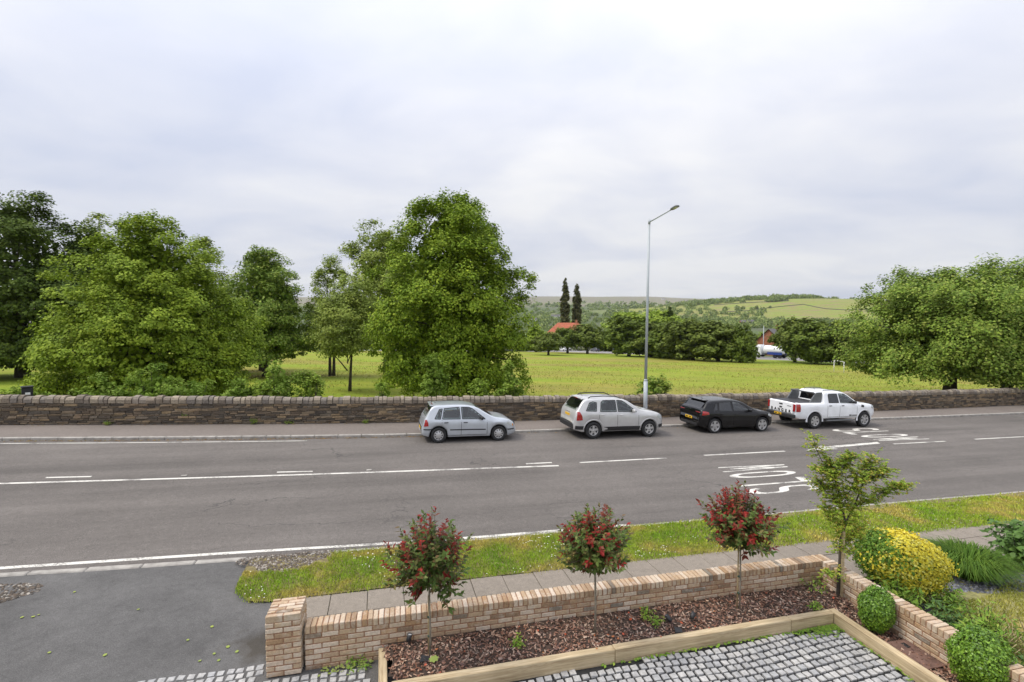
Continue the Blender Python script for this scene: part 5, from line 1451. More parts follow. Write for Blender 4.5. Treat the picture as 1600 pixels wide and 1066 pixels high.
# litter bin on a post behind the wall
x, y, _ = RW(-14.75, 26.0); zb_ = tz(x, y); root = empty('park_bin', (x, y, zb_), AL + .6)
m = MB(); m.tube([(0,.1,-.1),(0,.1,1.5)], .035, 8); m.build('post', M['blackplastic'], root)
m = MB(); m.bbox((0,-.05,1.66), (.36,.28,.44), .03); m.build('bin_body', M['blackplastic'], root)
m = MB(); m.bbox((0,-.06,1.91), (.42,.33,.06), .02); m.build('lid', M['blackplastic'], root)
m = MB(); m.box((0,-.193,1.62), (.16,.006,.10)); m.build('sticker', M['white'], root)
tag(root, 'small black litter bin on a post behind the left end of the wall', 'bin')
# ------------------------------------------------------------------ vehicles
def paint(name, c, metal=.0, rough=.32, coat=.9):
    m, nt, b, o = new_mat(name)
    f = noise(nt, 3, 3, .6, pos(nt))
    nt.links.new(ramp(nt, f, [(.3, tuple(x * .93 for x in c)), (.7, tuple(min(1, x * 1.05) for x in c))]), b.inputs['Base Color'])
    b.inputs['Metallic'].default_value = metal; b.inputs['Roughness'].default_value = rough
    b.inputs['Coat Weight'].default_value = coat; b.inputs['Coat Roughness'].default_value = .06; b.inputs['Specular IOR Level'].default_value = .3
    return m
M['silver'] = paint('silver_paint', (.50, .535, .575), .35)
M['champagne'] = paint('champagne_paint', (.56, .56, .555), .35)
M['black'] = paint('black_paint', (.004, .004, .005), .0, .25, .4)
M['whitecar'] = paint('white_car_paint', (.84, .86, .89), 0, .3)
M['navy'] = paint('navy_paint', (.02, .03, .09)); M['greycar'] = paint('grey_paint', (.10, .11, .13)); M['redcar'] = paint('red_paint', (.35, .03, .03))
M['rubber'] = simple('tyre_rubber', (.022, .022, .023), .85, var=.25, scale=30)
M['trim'] = simple('black_trim', (.022, .022, .024), .6)
M['under'] = simple('underbody', (.012, .012, .012), .9)
M['alloy'] = simple('alloy_wheel', (.58, .58, .58), .35, .6, var=.05)
M['alloyd'] = simple('dark_wheel', (.05, .05, .055), .5)
M['plate'] = simple('yellow_plate', (.72, .43, .02), .5, var=.05); M['platew'] = simple('white_plate', (.75, .75, .72), .5, var=.05)
M['red'] = simple('tail_light_red', (.34, .012, .014), .15, coat=1.0); M['amber'] = simple('amber_lens', (.6, .22, .02), .2)
M['clear'] = simple('headlight_glass', (.55, .58, .60), .08, .3, coat=1.0)
M['seat'] = simple('seat_fabric', (.13, .13, .135), .9); M['ink'] = simple('black_ink', (.01, .01, .01), .6); M['chrome'] = simple('chrome', (.7, .7, .7), .12, 1.0)
M['greytrim'] = simple('grey_sport_bar', (.13, .135, .14), .4, .2)
def glass_mat(name, tint):
    m, nt, b, o = new_mat(name); nt.nodes.remove(b)
    tr = nd(nt, 'ShaderNodeBsdfTransparent', {'Color': (*tint, 1)}); gl = nd(nt, 'ShaderNodeBsdfGlossy', {'Color': (1, 1, 1, 1), 'Roughness': .02})
    fz = nd(nt, 'ShaderNodeFresnel', {'IOR': 1.85}); ms = nd(nt, 'ShaderNodeMixShader', {0: fz.outputs[0], 1: tr.outputs[0], 2: gl.outputs[0]}); nt.links.new(ms.outputs[0], o.inputs[0])
    return m
M['glass'] = glass_mat('car_glass', (.70, .78, .74)); M['glassd'] = glass_mat('dark_car_glass', (.05, .055, .06))

def pip(x, z, P): return bool(inpoly(np.array([x]), np.array([z]), P)[0])
def build_car(name, label, spec, place, detail=True):
    L_, hw, H = spec['L'], spec['hw'], spec['H']; r = spec['r']; xr, xf = spec['xr'], spec['xf']
    top = pchip(spec['top']); belt = pchip(spec['belt']); plan = pchip(spec['plan'])
    sill = spec['sill']; tb = spec['tumble']; R = r + spec.get('gap', .055)
    root = empty(name, (0, 0, 0))
    fr = [0, .12, .3, .5, .68, .84, .94]
    def sec(x):
        w = float(plan(x)); zb = sill
        for xw in (xr, xf):
            if abs(x - xw) < R: zb = max(zb, r + math.sqrt(R * R - (x - xw) ** 2))
        # bumpers tuck under
        if x < .35: zb = max(zb, sill + .10 * (1 - x / .35))
        if x > L_ - .4: zb = max(zb, sill + .06 * (1 - (L_ - x) / .4))
        zt = float(top(x)); zb = min(zb, zt - .10); zl = min(float(belt(x)), zt - .035)
        zl = max(zl, zb + .04)
        bb = zl - zb
        pts = [(w * .93, zb), (w * .975, zb + .10 * bb), (w, zb + .3 * bb), (w, zb + .5 * bb), (w * .998, zb + .68 * bb), (w * .985, zl - .06 * min(1, bb * 4)), (w * .955, zl)]
        hc = zt - zl; yr = w * .955 - tb * hc; rr = min(.05, hc * .6)
        for f in (.12, .25, .4, .55, .7, .85, .94):
            pts.append((w * .955 - tb * hc * f, zl + (hc - rr) * f / .94))
        pts += [(yr - .03 * min(1, hc * 8), zt - rr * .35), (yr * .86, zt - rr * .05), (yr * .6, zt + .004), (yr * .3, zt + .010), (0, zt + .012)]
        return pts
    step = .045 if detail else .12
    xs = sorted(set([round(v, 3) for v in np.arange(0, L_ + .001, step)] + [0, L_] + [round(p[0], 3) for p in spec['top']] + [d for d in spec.get('doors', [])]))
    xs2 = [xs[0]]
    for v in xs[1:]:
        if v - xs2[-1] > .012: xs2.append(v)
    xs = xs2; S_ = [sec(x) for x in xs]; nj = len(S_[0])
    JB = 6       # index of the belt line
    def ysurf(x, z):
        P = sec(x); zz = [p[1] for p in P]; yy = [p[0] for p in P]
        return float(np.interp(z, zz[:-4], yy[:-4]))
    def zsurf(x, y):
        P = sec(x)[JB:]; return float(np.interp(abs(y), [p[0] for p in P][::-1], [p[1] for p in P][::-1]))
    wins = spec['windows']; doors = spec.get('doors', []); tg = spec['topglass']
    parts = {}
    def put(key, quad): parts.setdefault(key, []).append(quad)
    for i in range(len(xs) - 1):
        xm = (xs[i] + xs[i + 1]) / 2
        for j in range(nj - 1):
            q = [(xs[i], *S_[i][j]), (xs[i + 1], *S_[i + 1][j]), (xs[i + 1], *S_[i + 1][j + 1]), (xs[i], *S_[i][j + 1])]
            zm = sum(p[2] for p in q) / 4; ym = sum(p[1] for p in q) / 4
            if detail and JB <= j < nj - 4 and any(all(pip(p[0], p[2], W) for p in q) for W in wins): continue
            if detail and j >= nj - 5 and any(a < xs[i] - .0 and xs[i + 1] < b and ym < yw for a, b, yw in tg): continue
            key = 'body'
            if detail and doors and j < JB:
                for d in range(len(doors) - 1):
                    if doors[d] < xm < doors[d + 1] and zm > sill + .07: key = 'door%d' % d
            if spec.get('cladding') and j < 2 and key == 'body': key = 'lower_trim'
            for sg in (1, -1):
                qq = [(a, b * sg, c) for a, b, c in q]; put(key + ('' if not key.startswith('door') else ('L' if sg > 0 else 'R')), qq if sg < 0 else qq[::-1])
    for i in (0, len(xs) - 1):       # end caps
        for j in range(nj - 1):
            a, b = S_[i][j], S_[i][j + 1]; q = [(xs[i], a[0], a[1]), (xs[i], b[0], b[1]), (xs[i], -b[0], b[1]), (xs[i], -a[0], a[1])]; put('body', q if i == 0 else q[::-1])
    objs = {}
    paintm = spec['paint']
    for key, quads in parts.items():
        V = np.array(quads).reshape(-1, 3); F = np.arange(len(V)).reshape(-1, 4)
        rv = np.round(V, 4); u, inv = np.unique(rv, axis=0, return_inverse=True); F = inv.reshape(-1, 4)
        nm = 'door' if key.startswith('door') else key
        me = bpy.data.meshes.new(nm); me.from_pydata(u.tolist(), [], [tuple(dict.fromkeys(f)) for f in F.tolist() if len(set(f)) > 2])
        me.polygons.foreach_set('use_smooth', [True] * len(me.polygons)); me.materials.append(M['trim'] if key == 'lower_trim' else M[paintm]); me.update()
        objs[key] = link(bpy.data.objects.new(nm, me), root)
    def patch_side(name, poly, mat, parent, sg, off=.004, sub=6):
        """polygon in side view laid on the body side"""
        if sum(a[0] * b[1] - b[0] * a[1] for a, b in zip(poly, poly[1:] + poly[:1])) > 0: poly = poly[::-1]
        P = []
        for (x0, z0), (x1, z1) in zip(poly, poly[1:] + poly[:1]):
            for k in range(sub): P.append((x0 + (x1 - x0) * k / sub, z0 + (z1 - z0) * k / sub))
        cxx = sum(p[0] for p in P) / len(P); czz = sum(p[1] for p in P) / len(P)
        rings = []
        for f in (1, .66, .33): rings.append([(cxx + (x - cxx) * f, czz + (z - czz) * f) for x, z in P])
        V = []; F = []; n = len(P)
        for R_ in rings:
            for x, z in R_: V.append((x, sg * (ysurf(x, z) + off), z))
        V.append((cxx, sg * (ysurf(cxx, czz) + off), czz))
        for a in range(2):
            for k in range(n): F.append((a*n+k, a*n+(k+1) % n, (a+1)*n+(k+1) % n, (a+1)*n+k))
        for k in range(n): F.append((2*n+k, 2*n+(k+1) % n, 3*n))
        if sg < 0: F = [f[::-1] for f in F]
        m = MB(); m.add(V, F, True); return m.build(name, mat, parent)
    def patch_top(name, x0, x1, yw0, yw1, mat, off=.006, n=10, ny=8):
        V = []; F = []
        for i in range(n + 1):
            x = x0 + (x1 - x0) * i / n; yw = yw0 + (yw1 - yw0) * i / n
            for k in range(ny + 1):
                y = -yw + 2 * yw * k / ny; V.append((x, y, zsurf(x, y) + off))
        for i in range(n):
            for k in range(ny): a = i * (ny + 1) + k; F.append((a, a + ny + 1, a + ny + 2, a + 1))
        m = MB(); m.add(V, F, True); return m.build(name, mat, root)
    def strip_side(name, pts, w, mat, parent, sg, off=.003):
        V = []; F = []; P = []
        for (x0, z0), (x1, z1) in zip(pts[:-1], pts[1:]): P += [(x0 + (x1 - x0) * k / 6, z0 + (z1 - z0) * k / 6) for k in range(6)]
        P.append(pts[-1])
        for i, (x, z) in enumerate(P):
            a, b = P[max(i - 1, 0)], P[min(i + 1, len(P) - 1)]; l = math.hypot(b[0] - a[0], b[1] - a[1]); nx_, nz_ = -(b[1] - a[1]) / l, (b[0] - a[0]) / l
            for s_ in (-1, 1): xx, zz = x + nx_ * s_ * w / 2, z + nz_ * s_ * w / 2; V.append((xx, sg * (ysurf(xx, zz) + off), zz))
        for i in range(len(P) - 1): F.append((2*i, 2*i+1, 2*i+3, 2*i+2))
        if sg < 0: F = [f[::-1] for f in F]
        m = MB(); m.add(V, F); return m.build(name, mat, parent)
    # wheels
    for xw in (xr, xf):
        for sg in (1, -1):
            yw = float(plan(xw)) - .115
            Mx = Matrix.Translation((xw, sg * yw, r)) @ Matrix.Rotation(-sg * math.pi / 2, 4, 'X')
            wv = .115
            m = MB(); ri = r * spec.get('rim', .66)
            m.lathe([(ri, -wv * .9), (r * .93, -wv), (r, -wv * .75), (r, wv * .75), (r * .93, wv), (ri * 1.02, wv * .92), (ri, wv * .5)], Mx, 28 if detail else 14)
            wh = m.build('wheel', M['rubber'], root)
            m = MB(); m.lathe([(ri * 1.0, wv * .45), (ri * .55, wv * .30), (0, wv * .30)], Mx, 20 if detail else 10); m.build('wheel_disc', M['alloyd'] if spec['wheel'] != 'cap' else M['alloy'], wh)
            m = MB(); m.lathe([(ri * 1.0, wv * .85), (ri * .93, wv * .9), (ri * .90, wv * .55)], Mx, 24 if detail else 10)
            if detail:
                if spec['wheel'] == 'cap':
                    m.lathe([(ri * .90, wv * .7), (ri * .5, wv * .95), (0, wv * .98)], Mx, 24)
                    m2 = MB()
                    for k in range(9):
                        a = k * 2 * math.pi / 9; p = [(ri * .58, -.013), (ri * .86, -.028), (ri * .86, .028), (ri * .58, .013)]; m2.prism(p, wv * .92, wv * .95, Mx @ Matrix.Rotation(a, 4, 'Z'))
                    m2.build('cap_slots', M['alloyd'], wh)['kind'] = 'stuff'
                else:
                    ns, w0_, w1_, dbl = spec['spokes']
                    for k in range(ns):
                        for o_ in ((-dbl, dbl) if dbl else (0,)):
                            m.prism([(ri * .12, -w0_), (ri * .92, -w1_), (ri * .92, w1_), (ri * .12, w0_)], wv * .55, wv * .82, Mx @ Matrix.Rotation(k * 2 * math.pi / ns + o_ + .3, 4, 'Z'))
                    m.lathe([(0, wv * .86), (ri * .2, wv * .84), (ri * .22, wv * .5)], Mx, 14)
            m.build('rim', M['alloy'], wh)
    # underbody and wheel wells
    m = MB(); w_in = hw - .26
    m.box((L_ / 2, 0, sill + .16), (L_ - .5, 2 * w_in, .30)); m.box(((xr + xf) / 2, 0, sill + .10), (xf - xr - 2 * R, 2 * (hw - .07), .16))
    m.box((L_ / 2, 0, max(r + R + .02, sill + .4)), (L_ - .5, 2 * (hw - .12), .02)); m.build('underbody', M['under'], root)
    if not detail:
        for sg in (1, -1):
            for W in wins: patch_side('window', W, M['glassd'], root, sg, .006, 3)
        for a, b, yw in tg: patch_top('windscreen', a, b, yw, yw, M['glassd'], .006, 4, 3)
        for sg in (1, -1):
            patch_side('headlight', [(L_ - .35, .62), (L_ - .12, .58), (L_ - .14, .68), (L_ - .35, .75)], M['clear'], root, sg, .006, 2)
            patch_side('tail_light', [(.06, .70), (.26, .72), (.22, .92), (.12, .92)], M['red'], root, sg, .006, 2)
        place(root); return root
    # glazing
    gm = M[spec.get('glass', 'glass')]
    for sg in (1, -1):
        sd_ = 'L' if sg > 0 else 'R'
        for k, W in enumerate(wins):
            dpar = root
            for d in range(len(doors) - 1):
                cxx = sum(p[0] for p in W) / len(W)
                if doors[d] < cxx < doors[d + 1] and ('door%d%s' % (d, sd_)) in objs: dpar = objs['door%d%s' % (d, sd_)]
            mat = M['glassd'] if k in spec.get('darkwin', ()) else gm
            patch_side('window', W, mat, dpar, sg, .004); 
            strip_side('window_seal', W + W[:1], .03, M['trim'], dpar, sg, .007)
        for d in range(len(doors)):
            dp = objs.get('door%d%s' % (min(d, len(doors) - 2), sd_), root)
            x = doors[d]; strip_side('door_gap', [(x, sill + .08), (x, float(belt(x)) - .01)], .014, M['under'], dp, sg, .003)
        for d in range(len(doors) - 1):
            dp = objs.get('door%d%s' % (d, sd_), root)
            strip_side('sill_gap', [(doors[d], sill + .075), (doors[d + 1], sill + .075)], .014, M['under'], dp, sg, .003)
            hx = doors[d] + .17; hz = float(belt(hx)) - .115; yy = ysurf(hx, hz)
            m = MB(); m.bbox((hx, sg * (yy + .018), hz), (.17, .034, .035), .01); m.build('handle', M[spec.get('handle', 'trim')], dp)
        for nm, pl_, mk in spec.get('sidebits', []): patch_side(nm, pl_, M[mk], root, sg, .007, 4)
        for nm, pl_, wd_, mk in spec.get('sidestrips', []): strip_side(nm, pl_, wd_, M[mk], root, sg, .009)
        mx, mz = spec['mirror']; yy = ysurf(mx, mz)
        m = MB(); m.bbox((mx, sg * (yy + .12), mz + .03), (.11, .19, .13), .03); m.bbox((mx + .02, sg * (yy + .03), mz - .01), (.06, .10, .04), .01); m.build('mirror', M[spec.get('mirrormat', 'trim')], objs.get('door%d%s' % (len(doors) - 2, sd_), root))
        if spec.get('flare'):
            for xw in (xr, xf):
                V = []; F = []; n = 18
                for k in range(n + 1):
                    a = math.pi * (k / n) * 1.06 - .09
                    for rr, oo in ((R - .01, .0), (R, .03), (R + .055, .028), (R + .075, 0)):
                        x, z = xw + rr * math.cos(a), r + rr * math.sin(a); V.append((x, sg * (ysurf(x, max(z, sill + .02)) + oo), z))
                for k in range(n):
                    for c in range(3): F.append((4*k+c, 4*k+c+1, 4*k+5+c, 4*k+4+c))
                if sg > 0: F = [f[::-1] for f in F]
                m = MB(); m.add(V, F, True); m.build('wheel_arch', M[paintm], root)
    tnames = spec.get('topnames', ['rear_window', 'windscreen'])
    for k, (a, b, yw) in enumerate(tg): patch_top(tnames[k], a - .02, b + .02, yw + .015, yw + .015, M['glassd'] if k in spec.get('darktop', ()) else gm)
    # cabin
    m = MB(); cx0, cx1 = spec['cabin']; fl = sill + .12; bz = float(belt((cx0 + cx1) / 2))
    m.box(((cx0 + cx1) / 2, 0, bz - .22), (cx1 - cx0, 2 * (hw - .14), .05)); m.box((cx1 - .1, 0, bz - .08), (.35, 2 * (hw - .16), .2)); m.build('dashboard', M['seat'], root)
    for sxx in spec['seats']:
        for sg in (1, -1):
            m = MB(); m.bbox((sxx, sg * .36, bz - .02), (.13, .46, .48), .05); m.bbox((sxx - .04, sg * .36, bz + .27), (.08, .26, .16), .03); m.build('seat', M['seat'], root)
    m = MB(); m.lathe([(.17, -.012), (.185, 0), (.17, .012)], Matrix.Translation((cx1 - .42, -.36, bz + .02)) @ Matrix.Rotation(1.2, 4, 'Y'), 18); m.build('steering_wheel', M['seat'], root)
    for fn in spec.get('extra', []): fn(root, ysurf, zsurf, sec, patch_side, patch_top)
    tag(root, label, spec.get('cat', 'car')); place(root); return root

def rear_box(root, name, c, d, mat, b=.008): m = MB(); m.bbox(c, d, b); return m.build(name, M[mat], root)
def text_bits(root, name, s, org, ux, uz, size, mat, depth=.004, bold=.02):
    cu = bpy.data.curves.new(name, 'FONT'); cu.body = s; cu.size = size; cu.extrude = depth / 2; cu.align_x = 'CENTER'; cu.align_y = 'CENTER'; cu.offset = bold * size
    to = bpy.data.objects.new(name, cu); col.objects.link(to); dg = bpy.context.evaluated_depsgraph_get(); me = bpy.data.meshes.new_from_object(to.evaluated_get(dg)); bpy.data.objects.remove(to)
    me.materials.clear(); me.materials.append(M[mat]); o = bpy.data.objects.new(name, me); link(o, root)
    ux = Vector(ux).normalized(); uz = Vector(uz).normalized(); uy = uz; n = ux.cross(uy)
    o.matrix_basis = Matrix(((ux.x, uy.x, n.x, org[0]), (ux.y, uy.y, n.y, org[1]), (ux.z, uy.z, n.z, org[2]), (0, 0, 0, 1))); return o
def place_at(sr, t, spec, k=1.0, yaw=0.0):
    """rear wheel contact on the near side at (sr, t)"""
    def f(root):
        a = AL + yaw; root.scale = (k, k, k)
        w = spec['hw'] * k; x0 = sr - spec['xr'] * k * math.cos(yaw); tt = t + w
        root.location = RW(x0, tt, road_z(x0)); root.rotation_euler = (0, .03, a)
    return f

# silver supermini
def polo_extra(root, ys, zs, sec, ps, pt):
    rear_box(root, 'number_plate', (-.012, 0, .50), (.02, .50, .11), 'plate')
    for sg in (1, -1):
        ps('tail_light', [(.07, .66), (.25, .68), (.24, .80), (.19, .93), (.12, .93)], M['red'], root, sg, .012)
        ps('headlight', [(3.45, .72), (3.62, .60), (3.74, .60), (3.72, .74), (3.52, .83)], M['clear'], root, sg, .012)
        ps('indicator', [(3.70, .60), (3.76, .59), (3.75, .68), (3.70, .69)], M['amber'], root, sg, .013)
        ps('bumper_strip', [(.06, .52), (.44, .52), (.44, .565), (.06, .565)], M['trim'], root, sg, .014); ps('bumper_strip', [(3.45, .44), (3.80, .44), (3.80, .485), (3.45, .485)], M['trim'], root, sg, .014)
    rear_box(root, 'bumper_strip', (.0, 0, .60), (.05, 1.2, .05), 'trim'); rear_box(root, 'high_brake_light', (.44, 0, 1.44), (.05, .5, .03), 'red'); rear_box(root, 'spoiler', (.40, 0, 1.435), (.16, 1.02, .035), 'silver', .012)
    m = MB(); m.tube([(.62, .05, 1.46), (.50, .05, 1.56)], [.008, .004], 5); m.build('aerial', M['trim'], root)
    rear_box(root, 'grille', (3.90, 0, .62), (.05, .62, .10), 'trim'); rear_box(root, 'front_plate', (3.925, 0, .42), (.02, .5, .11), 'platew')
    rear_box(root, 'badge', (.085, 0, .86), (.02, .10, .10), 'chrome')
polo = dict(L=3.92, hw=.825, H=1.47, r=.305, xr=.66, xf=3.12, sill=.22, tumble=.36, paint='silver', wheel='cap', rim=.64,
  top=[(0,.58),(.02,.68),(.06,.80),(.11,.93),(.17,1.03),(.40,1.39),(.5,1.435),(.9,1.465),(1.4,1.475),(1.9,1.44),(2.2,1.37),(2.5,1.20),(2.86,1.01),(3.0,.965),(3.4,.90),(3.66,.80),(3.82,.67),(3.92,.50)],
  belt=[(0,.90),(.5,.93),(1.5,.915),(2.6,.885),(3.92,.80)], plan=[(0,.66),(.05,.74),(.15,.80),(.4,.825),(2,.83),(3.3,.82),(3.6,.765),(3.8,.66),(3.92,.48)],
  windows=[[(.50,.96),(.72,.95),(.80,1.335),(.68,1.31)],[(.80,.95),(1.52,.94),(1.48,1.385),(.88,1.345)],[(1.60,.94),(2.55,.915),(2.45,.99),(2.02,1.32),(1.88,1.375),(1.57,1.385)]],
  doors=[.78,1.56,2.62], topglass=[(.17,.40,.50),(2.18,2.86,.55)], mirror=(2.38,.94), cabin=(.5,2.8), seats=(.95,1.9), 
  sidestrips=[('rub_strip', [(.86,.52),(2.56,.50)], .045, 'trim')], extra=[polo_extra])
build_car('silver_hatchback', 'silver five door hatchback parked leftmost at the far kerb', polo, place_at(2.30, 19.22, polo, 1.0))
# champagne silver off-roader
def sport_extra(root, ys, zs, sec, ps, pt):
    rear_box(root, 'number_plate', (.035, 0, .93), (.02, .50, .11), 'plate')
    for sg in (1, -1):
        ps('tail_light', [(.10, .78), (.36, .80), (.33, .98), (.24, 1.14), (.13, 1.14)], M['red'], root, sg, .012)
        ps('headlight', [(3.86, .86), (4.05, .76), (4.20, .76), (4.18, .88), (3.95, .97)], M['clear'], root, sg, .012)
        ps('bumper_trim', [(.06, .40), (.44, .40), (.47, .55), (.06, .56)], M['trim'], root, sg, .012); ps('bumper_trim', [(3.90, .38), (4.22, .40), (4.22, .55), (3.93, .52)], M['trim'], root, sg, .012)
        ps('sill_trim', [(1.24, .32), (3.08, .32), (3.06, .50), (1.27, .50)], M['trim'], root, sg, .010)
        m = MB(); pts = [(x, sg * .56, float(zs(x, .56)) + dz) for x, dz in ((.72, .01), (.82, .06), (1.4, .07), (2.0, .065), (2.25, .01))]; m.tube(pts, [.02, .022, .022, .022, .018], 7); m.build('roof_rail', M['trim'], root)
    rear_box(root, 'rear_bumper', (.02, 0, .52), (.10, 1.45, .22), 'trim', .03); rear_box(root, 'spoiler', (.50, 0, 1.63), (.18, 1.10, .04), 'champagne', .014); rear_box(root, 'high_brake_light', (.42, 0, 1.615), (.04, .34, .03), 'red')
    rear_box(root, 'tailgate_handle', (.06, 0, 1.05), (.03, .5, .05), 'champagne'); rear_box(root, 'grille', (4.32, 0, .80), (.05, .6, .12), 'trim')
    m = MB(); m.tube([(.12, 0, 1.20), (.20, -.3, 1.28)], [.012, .008], 5); m.build('rear_wiper', M['trim'], root); m = MB(); m.tube([(.75, .1, 1.67), (.64, .1, 1.78)], [.008, .004], 5); m.build('aerial', M['trim'], root)
sport = dict(L=4.35, hw=.90, H=1.69, r=.355, xr=.86, xf=3.49, sill=.30, tumble=.33, paint='champagne', wheel='alloy', spokes=(5, .05, .04, 0), rim=.60, flare=True,
  top=[(0,.66),(.02,.84),(.06,1.02),(.11,1.12),(.16,1.19),(.46,1.58),(.58,1.63),(1.0,1.665),(1.6,1.68),(2.1,1.65),(2.45,1.57),(2.75,1.40),(3.08,1.20),(3.2,1.165),(3.7,1.09),(4.02,.99),(4.22,.84),(4.35,.60)],
  belt=[(0,1.10),(.6,1.14),(1.6,1.11),(2.8,1.075),(4.35,.95)], plan=[(0,.72),(.05,.80),(.15,.87),(.4,.90),(2.2,.905),(3.7,.90),(4.05,.83),(4.22,.72),(4.35,.5)],
  windows=[[(.52,1.18),(.98,1.16),(1.02,1.50),(.86,1.545),(.70,1.50)],[(1.16,1.14),(1.92,1.125),(1.90,1.585),(1.32,1.585),(1.22,1.50)],[(2.00,1.125),(2.86,1.10),(2.78,1.17),(2.36,1.48),(2.20,1.57),(1.98,1.585)]],
  doors=[1.10,1.96,2.95], topglass=[(.16,.46,.58),(2.42,3.06,.60)], mirror=(2.68,1.13), mirrormat='champagne', handle='champagne', cabin=(.6,3.0), seats=(1.25,2.2), extra=[sport_extra])
build_car('silver_off_roader', 'champagne silver off-roader with roof rails parked by the lamp post', sport, place_at(8.85, 18.92, sport, 1.02))
# black supermini
def bp_extra(root, ys, zs, sec, ps, pt):
    rear_box(root, 'number_plate', (-.005, 0, .62), (.02, .50, .11), 'plate'); rear_box(root, 'plate_marks', (-.016, .12, .62), (.006, .13, .05), 'ink', .001); rear_box(root, 'plate_marks', (-.016, -.11, .62), (.006, .13, .05), 'ink', .001)
    for sg in (1, -1):
        ps('tail_light', [(.08, .80), (.42, .85), (.40, .94), (.22, .98), (.12, .98)], M['red'], root, sg, .012)
        m = MB(); m.bbox((.075, sg * .56, .89), (.05, .34, .11), .02); m.build('tail_light', M['red'], root)
        ps('headlight', [(3.58, .74), (3.78, .66), (3.88, .68), (3.84, .76), (3.62, .82)], M['clear'], root, sg, .012)
    rear_box(root, 'spoiler', (.47, 0, 1.41), (.24, 1.06, .04), 'black', .014); rear_box(root, 'badge', (.085, 0, .94), (.02, .11, .11), 'chrome', .008); rear_box(root, 'grille', (4.03, 0, .66), (.05, .7, .08), 'trim')
    rear_box(root, 'diffuser', (.03, 0, .36), (.08, 1.2, .14), 'trim', .02)
    m = MB(); m.tube([(.68, 0, 1.44), (.60, 0, 1.50)], [.012, .005], 5); m.build('aerial', M['trim'], root); m = MB(); m.tube([(.20, 0, 1.06), (.30, -.28, 1.15)], [.012, .008], 5); m.build('rear_wiper', M['trim'], root)
bpolo = dict(L=4.05, hw=.875, H=1.45, r=.325, xr=.74, xf=3.29, sill=.22, tumble=.38, paint='black', wheel='alloy', spokes=(5, .035, .028, .17), rim=.72, darkwin=(0, 1), darktop=(0,),
  top=[(0,.60),(.02,.76),(.06,.94),(.11,1.03),(.17,1.07),(.46,1.37),(.6,1.41),(1.0,1.44),(1.5,1.455),(2.0,1.42),(2.3,1.35),(2.6,1.19),(2.98,1.005),(3.1,.97),(3.55,.91),(3.82,.82),(3.97,.70),(4.05,.54)],
  belt=[(0,.96),(.6,.98),(1.6,.95),(2.7,.92),(4.05,.84)], plan=[(0,.70),(.05,.78),(.15,.845),(.4,.875),(2,.88),(3.45,.875),(3.75,.82),(3.95,.70),(4.05,.5)],
  windows=[[(.66,1.02),(.86,1.00),(.90,1.30),(.84,1.31)],[(.94,.995),(1.66,.975),(1.63,1.375),(1.0,1.335)],[(1.74,.975),(2.66,.95),(2.55,1.02),(2.14,1.30),(2.0,1.36),(1.71,1.375)]],
  doors=[.92,1.70,2.74], topglass=[(.17,.45,.56),(2.28,2.96,.60)], mirror=(2.50,.97), mirrormat='black', handle='black', cabin=(.6,2.9), seats=(1.05,2.0), sidestrips=[('crease', [(.5,.80),(3.2,.76)], .012, 'trim')], extra=[bp_extra])
build_car('black_hatchback', 'black hatchback with bright alloy wheels parked behind the white pickup', bpolo, place_at(15.08, 19.08, bpolo, 1.045))
